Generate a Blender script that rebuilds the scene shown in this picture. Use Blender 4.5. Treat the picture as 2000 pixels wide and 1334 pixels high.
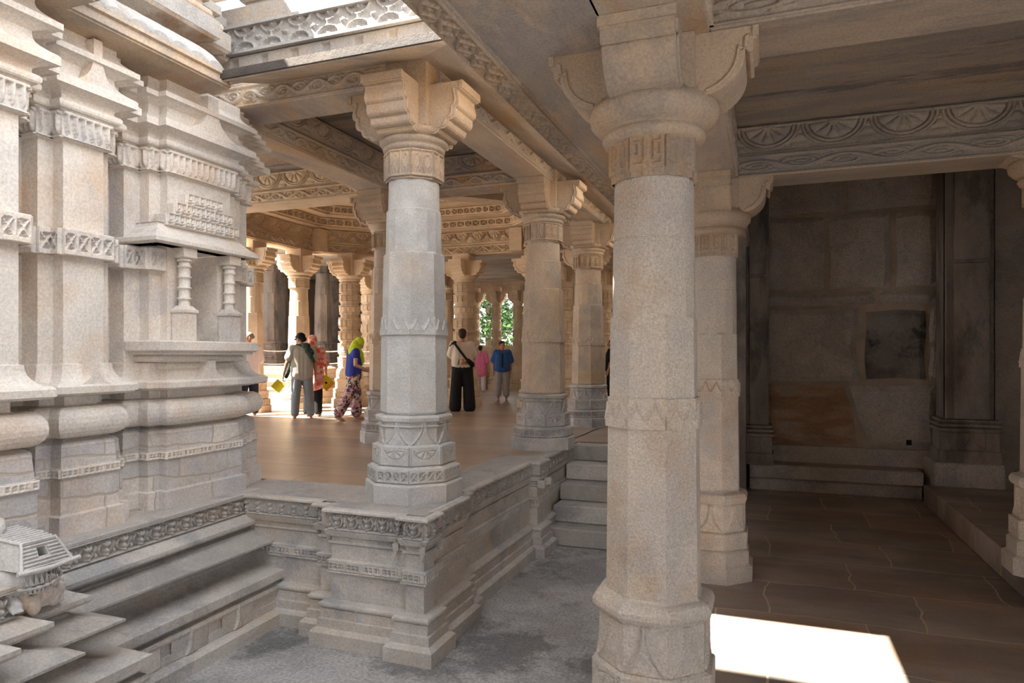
import bpy, bmesh, math, random
import numpy as np
from mathutils import Vector, Matrix
random.seed(7); np.random.seed(7)
for o in list(bpy.data.objects): bpy.data.objects.remove(o)
S = bpy.context.scene
COL = S.collection
PI = math.pi
# ------------------------------------------------------------------ camera
FPX, HOR, CAMZ = 1333.0, 695.0, 2.35          # focal length in px, horizon row, eye height
YAW = math.radians(20.56)
cam_d = bpy.data.cameras.new('camera'); cam = bpy.data.objects.new('camera', cam_d); COL.objects.link(cam)
cam_d.sensor_width = 36; cam_d.lens = 36 * FPX / 2000; cam_d.shift_y = (HOR - 667) / 2000
cam.location = (0, 0, CAMZ); cam.rotation_euler = (PI/2, 0, YAW); cam_d.clip_end = 300
S.camera = cam
# ------------------------------------------------------------------ light
world = bpy.data.worlds.new('sky'); S.world = world; world.use_nodes = True
nt = world.node_tree; nt.nodes.clear()
out = nt.nodes.new('ShaderNodeOutputWorld'); bg = nt.nodes.new('ShaderNodeBackground')
bg.inputs['Color'].default_value = (0.93, 0.955, 1.0, 1); bg.inputs['Strength'].default_value = 2.6
nt.links.new(bg.outputs[0], out.inputs[0])
sun_d = bpy.data.lights.new('sun', 'SUN'); sun = bpy.data.objects.new('sun', sun_d); COL.objects.link(sun)
sun_d.energy = 26; sun_d.angle = math.radians(0.6); sun_d.color = (1, 0.93, 0.82)
sun.rotation_euler = Vector((0.645, 0.42, -1)).to_track_quat('-Z', 'Y').to_euler()
S.view_settings.view_transform = 'Standard'; S.view_settings.look = 'None'
S.view_settings.gamma = 1; S.view_settings.use_curve_mapping = False
S.view_settings.exposure = 0.66
S.cycles.max_bounces = 12; S.cycles.diffuse_bounces = 9; S.cycles.glossy_bounces = 3
S.cycles.sample_clamp_indirect = 8

# ------------------------------------------------------------------ materials
def nd(t, kind, **kw):
    n = t.nodes.new(kind)
    for k, v in kw.items():
        if k in n.inputs: n.inputs[k].default_value = v
        else: setattr(n, k, v)
    return n
def c4(c): return (c[0], c[1], c[2], 1)
def stone(name, c1, c2, c3=(.45,.33,.22), stain=.35, dark=None, darkamt=.0, scale=1.2, stretch=(1,1,1),
          bump=.35, rough=.75, speck=.22, joints=None, jcol=(.3,.24,.18), fine=55, spec=.3):
    m = bpy.data.materials.new(name); m.use_nodes = True; t = m.node_tree; L = t.links.new
    b = t.nodes['Principled BSDF']; b.inputs['Roughness'].default_value = rough
    b.inputs['Specular IOR Level'].default_value = spec
    tc = nd(t, 'ShaderNodeTexCoord'); mp = nd(t, 'ShaderNodeMapping'); mp.inputs['Scale'].default_value = stretch
    oi = nd(t, 'ShaderNodeObjectInfo'); mu = nd(t, 'ShaderNodeMath', operation='MULTIPLY'); mu.inputs[1].default_value = 37
    L(oi.outputs['Random'], mu.inputs[0]); L(mu.outputs[0], mp.inputs['Location']); L(tc.outputs['Object'], mp.inputs['Vector'])
    def noise(s, d=6, r=.6, vec=mp.outputs[0]):
        n = nd(t, 'ShaderNodeTexNoise', Scale=s, Detail=d, Roughness=r); L(vec, n.inputs['Vector']); return n
    def ramp(src, a, bb):
        r = nd(t, 'ShaderNodeMapRange'); L(src, r.inputs[0]); r.inputs[1].default_value = a; r.inputs[2].default_value = bb; return r.outputs[0]
    def mix(f, a, bb, mode='MIX'):
        n = nd(t, 'ShaderNodeMix', data_type='RGBA', blend_type=mode)
        if isinstance(f, float): n.inputs[0].default_value = f
        else: L(f, n.inputs[0])
        for s_, v in ((6, a), (7, bb)):
            if isinstance(v, tuple): n.inputs[s_].default_value = c4(v)
            else: L(v, n.inputs[s_])
        return n.outputs[2]
    n1 = noise(scale, 8, .65); col = mix(ramp(n1.outputs[0], .42, .58), c1, c2)
    n2 = noise(scale*.8, 7, .62); st = ramp(n2.outputs['Color'], .50, .64)
    mm = nd(t, 'ShaderNodeMath', operation='MULTIPLY'); L(st, mm.inputs[0]); mm.inputs[1].default_value = stain
    col = mix(mm.outputs[0], col, c3)
    if dark:
        n5 = noise(scale*.55, 9, .7); st = ramp(n5.outputs[0], .53, .60)
        mm = nd(t, 'ShaderNodeMath', operation='MULTIPLY'); L(st, mm.inputs[0]); mm.inputs[1].default_value = darkamt
        col = mix(mm.outputs[0], col, dark)
    n3 = noise(fine, 3, .7, tc.outputs['Object'])
    v = ramp(n3.outputs[0], .3, .7); r3 = nd(t, 'ShaderNodeMapRange'); L(v, r3.inputs[0])
    r3.inputs[3].default_value = 1-speck; r3.inputs[4].default_value = 1+speck*.45
    cc = nd(t, 'ShaderNodeCombineColor'); [L(r3.outputs[0], cc.inputs[i]) for i in range(3)]
    col = mix(1.0, col, cc.outputs[0], 'MULTIPLY')
    hgt = n3.outputs[0]
    if joints:
        bw, bh, ax = joints
        w = noise(1.3, 3, .5, tc.outputs['Object']); off = nd(t, 'ShaderNodeVectorMath', operation='SCALE'); off.inputs['Scale'].default_value = .28
        sb = nd(t, 'ShaderNodeVectorMath', operation='SUBTRACT'); L(w.outputs['Color'], sb.inputs[0]); sb.inputs[1].default_value = (.5,.5,.5)
        L(sb.outputs[0], off.inputs[0]); ad = nd(t, 'ShaderNodeVectorMath', operation='ADD'); L(tc.outputs['Object'], ad.inputs[0]); L(off.outputs[0], ad.inputs[1])
        vec = ad.outputs[0]
        if ax != 'z':
            sp = nd(t, 'ShaderNodeSeparateXYZ'); L(vec, sp.inputs[0]); cb = nd(t, 'ShaderNodeCombineXYZ')
            L(sp.outputs[1 if ax == 'x' else 0], cb.inputs[0]); L(sp.outputs[2], cb.inputs[1]); vec = cb.outputs[0]
        br = nd(t, 'ShaderNodeTexBrick', Scale=1.0); L(vec, br.inputs['Vector'])
        br.inputs['Brick Width'].default_value = bw; br.inputs['Row Height'].default_value = bh
        br.inputs['Mortar Size'].default_value = .012; br.inputs['Mortar Smooth'].default_value = .6
        br.inputs['Color1'].default_value = (.82,.82,.84,1); br.inputs['Color2'].default_value = (1.12,1.06,1.0,1); br.inputs['Mortar'].default_value = (1,1,1,1)
        br.offset = .37
        col = mix(1.0, col, br.outputs['Color'], 'MULTIPLY'); col = mix(br.outputs['Fac'], col, jcol)
        ma = nd(t, 'ShaderNodeMath', operation='MULTIPLY_ADD'); L(br.outputs['Fac'], ma.inputs[0]); ma.inputs[1].default_value = -1.2; L(n3.outputs[0], ma.inputs[2]); hgt = ma.outputs[0]
    n4 = noise(9, 5, .6, tc.outputs['Object'])
    m2 = nd(t, 'ShaderNodeMath', operation='MULTIPLY_ADD'); L(n4.outputs[0], m2.inputs[0]); m2.inputs[1].default_value = 2.2; L(hgt, m2.inputs[2])
    bp = nd(t, 'ShaderNodeBump', Strength=bump, Distance=.012); L(m2.outputs[0], bp.inputs['Height'])
    L(bp.outputs[0], b.inputs['Normal']); L(col, b.inputs['Base Color'])
    return m
def plain(name, c, rough=.8, metal=0, var=.12, scale=20):
    m = bpy.data.materials.new(name); m.use_nodes = True; t = m.node_tree; b = t.nodes['Principled BSDF']
    b.inputs['Roughness'].default_value = rough; b.inputs['Metallic'].default_value = metal; b.inputs['Specular IOR Level'].default_value = .25
    tc = nd(t, 'ShaderNodeTexCoord'); n = nd(t, 'ShaderNodeTexNoise', Scale=scale, Detail=4.0); t.links.new(tc.outputs['Object'], n.inputs['Vector'])
    r = nd(t, 'ShaderNodeValToRGB'); e = r.color_ramp.elements
    e[0].position = .35; e[1].position = .65
    e[0].color = c4([x*(1-var) for x in c]); e[1].color = c4([min(1, x*(1+var)) for x in c])
    t.links.new(n.outputs[0], r.inputs[0]); t.links.new(r.outputs[0], b.inputs['Base Color']); return m
def printed(name, cols, scale=14):
    m = bpy.data.materials.new(name); m.use_nodes = True; t = m.node_tree; b = t.nodes['Principled BSDF']; b.inputs['Roughness'].default_value = .85
    tc = nd(t, 'ShaderNodeTexCoord'); n = nd(t, 'ShaderNodeTexNoise', Scale=scale*.6, Detail=2.0, Distortion=1.5); t.links.new(tc.outputs['Object'], n.inputs['Vector'])
    v = nd(t, 'ShaderNodeTexVoronoi', Scale=scale); t.links.new(tc.outputs['Object'], v.inputs['Vector'])
    sp = nd(t, 'ShaderNodeSeparateColor'); t.links.new(v.outputs['Color'], sp.inputs[0])
    ad = nd(t, 'ShaderNodeMath', operation='MULTIPLY_ADD'); t.links.new(n.outputs[0], ad.inputs[0]); ad.inputs[1].default_value = .5; t.links.new(sp.outputs[0], ad.inputs[2])
    sb = nd(t, 'ShaderNodeMath', operation='SUBTRACT'); t.links.new(ad.outputs[0], sb.inputs[0]); sb.inputs[1].default_value = .25
    r = nd(t, 'ShaderNodeValToRGB'); r.color_ramp.interpolation = 'CONSTANT'; e = r.color_ramp.elements
    e[0].color = c4(cols[0]); e[1].position = 1/len(cols); e[1].color = c4(cols[1])
    for i in range(2, len(cols)): x = e.new(i/len(cols)); x.color = c4(cols[i])
    t.links.new(sb.outputs[0], r.inputs[0]); t.links.new(r.outputs[0], b.inputs['Base Color']); return m

M = {}
M['marble'] = stone('pale marble', (.76,.70,.63), (.66,.62,.575), (.64,.47,.33), .7, dark=(.46,.45,.46), darkamt=.5, scale=1.9)
M['marble2'] = stone('weathered marble', (.56,.52,.475), (.45,.425,.40), (.50,.39,.28), .6, dark=(.26,.27,.29), darkamt=.55, scale=1.9, bump=.5)
M['marble_blocks'] = stone('marble wall blocks', (.66,.64,.62), (.55,.54,.54), (.58,.47,.37), .55, dark=(.40,.41,.44), darkamt=.5, scale=1.8, joints=(.55,.27,'x'), jcol=(.46,.40,.34))
M['white'] = stone('whitened marble', (.60,.585,.565), (.50,.49,.475), (.46,.37,.28), .5, scale=1.6, bump=.45)
M['stained'] = stone('rust stained marble', (.58,.54,.49), (.46,.38,.31), (.30,.19,.11), .9, dark=(.12,.10,.09), darkamt=.6, scale=2.2)
M['column'] = stone('cream marble', (.73,.65,.555), (.65,.595,.54), (.58,.40,.25), .65, dark=(.50,.49,.48), darkamt=.5, scale=2.0, bump=.9, fine=75, speck=.3)
M['colgrey'] = stone('grey white marble', (.60,.59,.57), (.50,.50,.49), (.52,.40,.28), .55, dark=(.30,.30,.30), darkamt=.3, scale=1.5, bump=.6, fine=75)
M['warm'] = stone('warm sandstone coloured marble', (.56,.44,.32), (.46,.37,.29), (.46,.28,.14), .6, dark=(.28,.27,.26), darkamt=.4, scale=1.8, bump=.5)
M['hall'] = stone('honey marble', (.70,.56,.40), (.58,.46,.33), (.50,.34,.19), .5, scale=1.8, bump=.3)
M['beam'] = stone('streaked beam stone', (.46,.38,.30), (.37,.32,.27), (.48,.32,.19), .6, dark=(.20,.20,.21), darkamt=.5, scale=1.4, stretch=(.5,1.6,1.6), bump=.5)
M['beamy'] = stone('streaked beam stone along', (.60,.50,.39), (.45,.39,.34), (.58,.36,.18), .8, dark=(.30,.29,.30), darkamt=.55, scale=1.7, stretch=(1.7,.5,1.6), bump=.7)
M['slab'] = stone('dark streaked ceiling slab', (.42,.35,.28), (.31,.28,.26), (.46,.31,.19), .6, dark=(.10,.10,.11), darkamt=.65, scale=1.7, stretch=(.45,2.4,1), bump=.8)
M['block'] = stone('dark chiselled block', (.55,.48,.42), (.45,.40,.36), (.48,.33,.21), .4, dark=(.23,.20,.19), darkamt=.35, scale=1.6, bump=.9, fine=48, speck=.35)
M['blockrust'] = stone('rusty brown block', (.40,.22,.13), (.50,.34,.23), (.23,.135,.085), .8, dark=(.50,.43,.37), darkamt=.5, scale=1.8, stretch=(.7,1,2.2), bump=.8, speck=.3)
M['blockblack'] = stone('blackened block', (.22,.19,.17), (.30,.26,.225), (.06,.06,.06), .9, dark=(.04,.04,.045), darkamt=.85, scale=1.9, bump=.8)
M['mortar'] = stone('brown mortar', (.50,.39,.29), (.40,.32,.25), (.28,.20,.14), .6, scale=2, bump=.7)
M['pil'] = stone('dark pilaster and shaded hall stone', (.32,.26,.215), (.22,.195,.175), (.13,.09,.07), .8, dark=(.06,.06,.06), darkamt=.6, scale=1.8, stretch=(1,1,.4), bump=.5)  # own dark stone on pilasters; in the raised hall, shade put into colour
M['ground'] = stone('worn grey paving', (.46,.45,.44), (.31,.305,.30), (.42,.32,.24), .3, dark=(.12,.12,.12), darkamt=.7, scale=1.3, bump=.8, speck=.45, fine=40)
M['flags'] = stone('brown grey flagstones', (.46,.40,.35), (.32,.285,.255), (.40,.24,.15), .7, dark=(.20,.185,.175), darkamt=.5, scale=1.0, stretch=(.6,1.6,1), bump=.3, rough=.5, joints=(1.3,.95,'z'), jcol=(.58,.49,.38), fine=80, speck=.2)
M['polished'] = stone('polished tan floor marble', (.34,.26,.20), (.42,.34,.27), (.26,.17,.11), .6, scale=1.1, stretch=(.5,1.6,1), bump=.12, rough=.33, joints=(1.5,.8,'z'), jcol=(.22,.16,.12), speck=.1, spec=.5)
M['edge'] = stone('weathered platform edging', (.44,.41,.38), (.36,.34,.32), (.42,.32,.23), .4, dark=(.22,.22,.22), darkamt=.5, scale=1.5, bump=.5)
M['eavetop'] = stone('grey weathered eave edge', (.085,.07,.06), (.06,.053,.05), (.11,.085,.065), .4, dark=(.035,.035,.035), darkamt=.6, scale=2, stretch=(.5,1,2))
M['parapet'] = stone('weathered parapet stone', (.40,.385,.365), (.32,.31,.30), (.42,.34,.25), .6, scale=1.8, bump=.45)
M['parapet2'] = stone('ochre parapet stone', (.40,.33,.25), (.33,.30,.27), (.30,.30,.31), .5, scale=1.8, bump=.4)
M['leaf'] = plain('green leaves', (.045,.10,.025), .5, var=.6, scale=3)
M['bark'] = plain('brown bark', (.16,.11,.07))
M['rope'] = plain('pale rope', (.62,.58,.5))
M['skin'] = plain('brown skin', (.42,.22,.14), .55)  # one brown tone with slight random variation
M['skin2'] = plain('reddish tanned skin', (.46,.20,.13), .55)
M['skin3'] = plain('light skin', (.55,.34,.25), .55)
M['hair'] = plain('dark brown hair', (.035,.022,.016), .6, var=.4, scale=60)
M['grey_hair'] = plain('grey brown hair', (.22,.18,.14), .6, var=.4, scale=60)
M['black'] = plain('black cloth', (.012,.012,.014), .85)
M['beige'] = plain('beige shirt cotton', (.42,.40,.34), .9, var=.06, scale=8)
M['grey_cloth'] = plain('blue grey trouser cloth', (.23,.26,.28), .9, var=.08, scale=8)
M['grey2'] = plain('grey trouser cloth', (.30,.28,.27), .9, var=.08, scale=8)
M['white_cloth'] = plain('white shirt cotton', (.62,.58,.58), .9, var=.05, scale=8)
M['cream_cloth'] = plain('cream shirt cotton', (.58,.50,.42), .9, var=.05, scale=8)
M['navy'] = plain('navy cloth', (.015,.018,.035), .85)
M['blue'] = plain('royal blue cloth', (.03,.045,.26), .8, var=.1, scale=8)
M['blue2'] = plain('denim blue shirt', (.03,.09,.26), .8, var=.1, scale=8)
M['lime'] = plain('lime green scarf', (.50,.62,.03), .8, var=.15, scale=10)
M['dkgreen'] = plain('dark green striped scarf', (.04,.06,.05), .9, var=.7, scale=25)
M['yellow'] = plain('yellow paper', (.80,.68,.03), .7, var=.03)
M['orange'] = plain('orange paper', (.85,.38,.03), .7, var=.03)
M['pinkprint'] = printed('pink floral cloth', [(.75,.45,.42),(.75,.12,.10),(.80,.55,.45),(.70,.30,.25)], 16)
M['floral'] = printed('floral trouser cloth', [(.03,.03,.10),(.60,.45,.40),(.30,.07,.12),(.65,.55,.35),(.05,.05,.06),(.55,.30,.35)], 22)
M['magenta'] = plain('magenta cloth', (.45,.03,.12))
M['pink'] = plain('pink cloth', (.75,.2,.35))
M['foot'] = plain('skin of feet', (.50,.30,.22), .6)
M['redprint'] = printed('green and red shirt print', [(.05,.22,.06),(.6,.12,.04),(.58,.50,.42),(.58,.50,.42)], 10)

# ------------------------------------------------------------------ mesh helpers
class MB:
    def __init__(s): s.v = []; s.f = []; s.m = []; s.n = 0; s.sm = []
    def add(s, verts, faces, mat=0, smooth=False):
        verts = np.asarray(verts, dtype=float).reshape(-1, 3)
        s.v.append(verts); s.f.extend([tuple(int(i)+s.n for i in f) for f in faces]); s.m.extend([mat]*len(faces)); s.sm.extend([smooth]*len(faces)); s.n += len(verts)
    def box(s, x0, x1, y0, y1, z0, z1, mat=0, bev=0):
        if bev <= 0:
            v = [(x0,y0,z0),(x1,y0,z0),(x1,y1,z0),(x0,y1,z0),(x0,y0,z1),(x1,y0,z1),(x1,y1,z1),(x0,y1,z1)]
            s.add(v, [(0,3,2,1),(4,5,6,7),(0,1,5,4),(1,2,6,5),(2,3,7,6),(3,0,4,7)], mat); return
        s.poly_prism([(x0,y0),(x1,y0),(x1,y1),(x0,y1)], z0, z1, mat, bev)
    def poly_prism(s, poly, z0, z1, mat=0, bev=0):
        """vertical prism on a counter-clockwise polygon, with chamfered top and bottom edges"""
        if bev > 0: sweep(s, poly, [(-bev, z0), (0, z0+bev), (0, z1-bev), (-bev, z1)], closed=True, mat=mat); 
        else: sweep(s, poly, [(0, z0), (0, z1)], closed=True, mat=mat)
        k = offset_path(poly, -bev, True, 1); n = len(k)
        s.add([(p[0],p[1],z0) for p in k], [tuple(range(n-1,-1,-1))], mat); s.add([(p[0],p[1],z1) for p in k], [tuple(range(n))], mat)
    def flat(s, poly, z, mat=0):
        from mathutils.geometry import tessellate_polygon
        s.add([(p[0],p[1],z) for p in poly], tessellate_polygon([[Vector((p[0],p[1],0)) for p in poly]]), mat)
    def obox(s, c, ax, ay, az, mat=0):
        c, ax, ay, az = map(np.array, (c, ax, ay, az))
        v = [c+i*ax+j*ay+k*az for k in (-1,1) for j in (-1,1) for i in (-1,1)]
        s.add(v, [(0,2,3,1),(4,5,7,6),(0,1,5,4),(1,3,7,5),(3,2,6,7),(2,0,4,6)], mat)
    def grid(s, P, mat=0, smooth=True, flip=False):
        nu, nv = P.shape[:2]; idx = np.arange(nu*nv).reshape(nu, nv)
        q = np.stack([idx[:-1,:-1], idx[1:,:-1], idx[1:,1:], idx[:-1,1:]], -1).reshape(-1, 4)
        if flip: q = q[:, ::-1]
        s.add(P.reshape(-1, 3), q.tolist(), mat, smooth)
    def lathe(s, prof, c=(0,0), n=32, mat=0, smooth=True, a0=0, a1=2*PI, axis=None):
        A = np.linspace(a0, a1, n+1); P = np.zeros((n+1, len(prof), 3))
        for j, (r, z) in enumerate(prof): P[:, j] = np.stack([c[0]+r*np.cos(A), c[1]+r*np.sin(A), np.full(n+1, z)], -1)
        s.grid(P, mat, smooth)
    def tube(s, pts, r, n=8, mat=0, cap=True):
        pts = [np.array(p, float) for p in pts]; R = r if isinstance(r, (list, tuple)) else [r]*len(pts); P = np.zeros((len(pts), n+1, 3))
        up = None
        for i, p in enumerate(pts):
            d = pts[min(i+1, len(pts)-1)]-pts[max(i-1, 0)]; d /= np.linalg.norm(d)+1e-9
            if up is None: up = np.array((0,0,1.)) if abs(d[2]) < .9 else np.array((1.,0,0))
            a = np.cross(up, d); a /= np.linalg.norm(a)+1e-9; b = np.cross(d, a); up = b
            A = np.linspace(0, 2*PI, n+1); P[i] = p+R[i]*(np.cos(A)[:,None]*a+np.sin(A)[:,None]*b)
        s.grid(P, mat, True, flip=True)
        if cap: s.add(P[0,:n], [tuple(range(n))], mat); s.add(P[-1,:n], [tuple(range(n-1,-1,-1))], mat)
    def ball(s, c, r, n=12, mat=0):
        r = r if isinstance(r, (tuple, list)) else (r,r,r); u = np.linspace(0, 2*PI, n*2+1); w = np.linspace(-PI/2, PI/2, n+1)
        U, W = np.meshgrid(u, w, indexing='ij')
        s.grid(np.stack([c[0]+r[0]*np.cos(W)*np.cos(U), c[1]+r[1]*np.cos(W)*np.sin(U), c[2]+r[2]*np.sin(W)], -1), mat)
    def mesh(s, name, mats, weld=False):
        me = bpy.data.meshes.new(name); V = np.concatenate(s.v)
        me.from_pydata(V.tolist(), [], s.f)
        for m in (mats if isinstance(mats, (list, tuple)) else [mats]): me.materials.append(m)
        me.polygons.foreach_set('material_index', s.m); me.polygons.foreach_set('use_smooth', s.sm); me.update(); return me
    def build(s, name, mats, parent=None, loc=None):
        o = bpy.data.objects.new(name, s.mesh(name, mats)); COL.objects.link(o)
        if parent: o.parent = parent
        if loc: o.location = loc
        return o
def offset_path(path, d, closed=False, side=1):
    P = [np.array(p, float) for p in path]; n = len(P); r = []
    def nrm(a, b): t = b-a; t = t/(np.linalg.norm(t)+1e-12); return side*np.array((t[1], -t[0]))
    for i in range(n):
        if closed or 0 < i < n-1: n1 = nrm(P[i-1], P[i]); n2 = nrm(P[i], P[(i+1) % n])
        elif i == 0: n1 = n2 = nrm(P[0], P[1])
        else: n1 = n2 = nrm(P[-2], P[-1])
        r.append(P[i]+d*(n1+n2)/max(.3, 1+n1@n2))
    return r
def sweep(mb, path, prof, closed=False, side=1, mat=0, smooth=False):
    """runs a moulding profile [(outward offset, z)...] along a plan line, mitred at its corners"""
    for (o0, z0), (o1, z1) in zip(prof[:-1], prof[1:]):
        a = offset_path(path, o0, closed, side); b = offset_path(path, o1, closed, side); n = len(a)
        v = [(p[0],p[1],z0) for p in a]+[(p[0],p[1],z1) for p in b]
        k = range(n if closed else n-1)
        mb.add(v, [((i, (i+1) % n, n+(i+1) % n, n+i) if side == 1 else (n+i, n+(i+1) % n, (i+1) % n, i)) for i in k], mat)
def arc(o0, z0, o1, z1, bulge, n=6):
    """profile points on a curve from (o0,z0) to (o1,z1); bulge>0 swells outward"""
    r = []
    for i in range(n+1):
        t = i/n; k = math.sin(t*PI)*bulge; r.append((o0+(o1-o0)*t+k, z0+(z1-z0)*t))
    return r
def torus_prof(o, z0, z1, out, n=8):
    return [(o+out*max(0, math.sin(PI*i/n))**.6, z0+(z1-z0)*(1-math.cos(PI*i/n))/2) for i in range(n+1)]
# carved patterns: U counts repeats, T runs 0..1 bottom to top; all return relief height 0..1
def bmp(d): return np.sqrt(np.clip(1-d*d, 0, 1))
def el(x, y, cx, cy, rx, ry, ang=0):
    c, s = math.cos(ang), math.sin(ang); dx, dy = x-cx, y-cy
    return bmp(np.sqrt(((c*dx+s*dy)/rx)**2+((-s*dx+c*dy)/ry)**2))
def rails(T, w=.1): return np.clip((np.abs(T-.5)-.5+w)/.03, 0, 1)
def f_lotus(U, T):
    x = (U % 1-.5)*2; y = T*2-1
    h = el(x, y, 0, -.30, .26, .34)*1.0
    for a, cx in ((0, 0), (.55, -.22), (-.55, .22)): h = np.maximum(h, el(x, y, cx, .30, .15, .50, a)*.85)
    h = np.maximum(h, el(x, y, 0, -.68, .18, .22)*1.0)
    r = np.hypot(x/.85, (y+.05)/.85); h = np.maximum(h, bmp((r-.80)/.13)*.55*(y < .45))
    r2 = np.hypot((np.abs(x)-1)/.5, (y-.1)/1.0); h = np.maximum(h, bmp(r2/.55)*.5); h = np.maximum(h, el(np.abs(x), y, 1, -.55, .2, .3)*.6)
    return np.maximum(h, rails(T, .09)*.8)
def f_shell(U, T):
    x = (U % 1-.5)*2; y = (T-.95)*1.12; r = np.hypot(x, y); th = np.arctan2(-y, x)
    pet = np.abs(np.sin(th*5.0))**.6; h = np.where(r < .72, .25+.6*pet*np.clip((.72-r)/.3+.4, 0, 1), 0)
    h = np.where(r < .18, .9, h); h = np.maximum(h, bmp((r-.80)/.055)*.8); h = np.maximum(h, bmp((r-.93)/.05)*.6)
    h = np.maximum(h, np.where(r > 1.0, .35*bmp((np.abs(x)-1)/.28)*np.abs(np.sin(y*9)), 0))
    h = np.where(T > .95, .8, h)
    return np.maximum(h, rails(T, .05)*.7)
def f_scroll(U, T):
    x = U % 1; y = T*2-1; s0 = .42*np.sin(2*PI*x); d = np.abs(y-s0)/np.sqrt(1+(.42*2*PI*np.cos(2*PI*x)*.55)**2)
    h = bmp(d/.15)
    for cx, cy, sg in ((.25, -.12, 1), (.75, .12, -1)):
        dx = (x-cx)*2.1; dy = y-cy; r = np.hypot(dx, dy); th = np.arctan2(dy*sg, dx); sp = .42-.10*(th+PI)/PI
        h = np.maximum(h, bmp((r-sp)/.08)*.75); h = np.maximum(h, bmp(r/.14)*.8)
        h = np.maximum(h, el(dx, dy, .30, -.42*sg, .22, .10, .7*sg)*.6); h = np.maximum(h, el(dx, dy, -.34, -.38*sg, .20, .09, -.7*sg)*.6)
    return np.maximum(h, rails(T, .09)*.75)
def f_pierced(U, T):
    x = np.abs((U % 1-.5)*2); y = np.abs(T*2-1); hole = (x < .78) & (y < .62) & (np.abs(x-y*1.2) > .16) & (np.hypot(x, y) > .2)
    return np.where(hole, 0, 1.0)
def f_bead(U, T):
    x = np.abs((U % 1-.5)*2); y = np.abs(T*2-1); g = (U % 4) < 3.3
    return np.where((x < .62) & (y > .14) & (y < .58) & g, 0, 1.0)
def f_spear(U, T):
    x = np.abs((U % 1-.5)*2); w = np.clip((T-.12)/.5, 0, 1)**.7*.62*np.clip(1.35-T*.55, 0, 1); h = np.where(x < w, .35+.65*(1-x/(w+1e-6)), 0)
    h = np.where(T > .86, .9, h); return np.where(T < .06, .6, h)
def f_key(U, T):
    x = np.abs((U % 1-.5)*2); y = T; a = (y > .30) & (y < .92); hole = a & (((x > .18) & (x < .38) & (y > .38)) | ((x > .30) & (x < .78) & (((y > .30) & (y < .42)) | ((y > .80) & (y < .92)))) | ((x > .58) & (x < .70) & (y > .5) & (y < .75)))
    tip = y > .12+.14*np.clip(np.abs(x-.5)*2-.35, 0, 1)*-1
    return np.where(hole, .35, 1.0)*np.where(y < .02+.2*np.clip(x, 0, 1)**2*0+.16*(x > .25), 0, 1)
def f_frond(U, T):
    x = np.abs((U % 1-.5)*2); w = .13+.87*np.clip(1-T*1.05, 0, 1)**2.6; d = w-x
    return np.where(d > 0, .55, 0)+.45*bmp((d-.04)/.06)*(T > .03)
def f_pendant(U, T):
    x = np.abs((U % 1-.5)*2); w = .04+.26*np.clip(1-T, 0, 1)**5; d = w-x; return np.where(d > 0, .6, 0)+.4*bmp((d-.03)/.05)*(T > .03)
def f_halfflower(U, T):
    x = (U % 1-.5)*2; y = (T-.80)*1.5; r = np.hypot(x, y); th = np.arctan2(-y, x)
    h = np.where((r < .62) & (y < 0), .15+.7*np.abs(np.sin(th*3.5))**.7, .75); h = np.where((r > .66) & (r < .74) & (y < 0), .35, h)
    return np.where(np.abs(x) > .93, 1.0, h)
def f_fringe(U, T):
    x = (U*2) % 1; c = .30+.55*(np.abs(x-.5)*2)**.8*0+.55*(1-np.abs(x-.5)*2)**1.7; c2 = c+.14
    return np.where(T < c, .75, 0)+.25*bmp((T-c)/.07)*(T > c-.07)+np.where((T > c) & (T < c2), .25, 0)
def f_foliage(U, T):
    x = (U % 1-.5)*2; y = T*2-1
    h = el(x, y, 0, -.1, .42, .62)*.7*(1-.5*el(x, y, 0, .05, .18, .35)); h = np.maximum(h, bmp((np.hypot(x, y-.15)-.5)/.12)*.8)
    h = np.maximum(h, el(x, y, -.62, -.4, .14, .4, .5)*.7); h = np.maximum(h, el(x, y, .62, -.4, .14, .4, -.5)*.7)
    return np.maximum(h, np.maximum(rails(T, .08), (np.abs(x) > .93)*1.0))
def f_dia(U, T):
    x = np.abs((U % 1-.5)*2); y = np.abs(T*2-1); d = x+y
    h = np.where((d > .62) & (d < .85), .9, 0); h = np.maximum(h, bmp(np.hypot(x, y)/.3)*.8); h = np.where((x > .8) & (y > .35), .6, h)
    return np.maximum(h, rails(T, .08)*.8)
def f_mixed(U, T):
    a = f_scroll(U*.5, np.clip((T-.5)*2, 0, 1)); b = f_foliage(U, np.clip(T*2, 0, 1)); return np.where(T > .5, a, b)
def panel(mb, o, u, v, W, H, func, depth, rep=1, res=.006, mat=0, smooth=True, inset=.0):
    """carved panel: o = lower left corner, u/v unit vectors; relief rises along u x v"""
    o, u, v = (np.array(k, float) for k in (o, u, v)); n = np.cross(u, v)
    nu = max(4, int(W/res)); nv = max(4, int(H/res)); s = np.linspace(0, 1, nu); t = np.linspace(0, 1, nv); A, B = np.meshgrid(s, t, indexing='ij')
    h = func(np.clip(A*rep, 0, rep-1e-6), B)*depth+.001
    P = o+A[...,None]*W*u+B[...,None]*H*v+h[...,None]*n
    sk = np.zeros((nu+2, nv+2, 3)); sk[1:-1,1:-1] = P; sk[0,1:-1] = P[0]; sk[-1,1:-1] = P[-1]; sk[:,0] = sk[:,1]; sk[:,-1] = sk[:,-2]
    hh = np.zeros((nu+2, nv+2)); hh[1:-1,1:-1] = h; hh[0] = hh[1]; hh[-1] = hh[-2]; hh[:,0] = hh[:,1]; hh[:,-1] = hh[:,-2]
    for sl in ((0, slice(None)), (-1, slice(None)), (slice(None), 0), (slice(None), -1)): sk[sl] = sk[sl]-(hh[sl][...,None]+.004)*n
    mb.grid(sk, mat, smooth)
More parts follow.
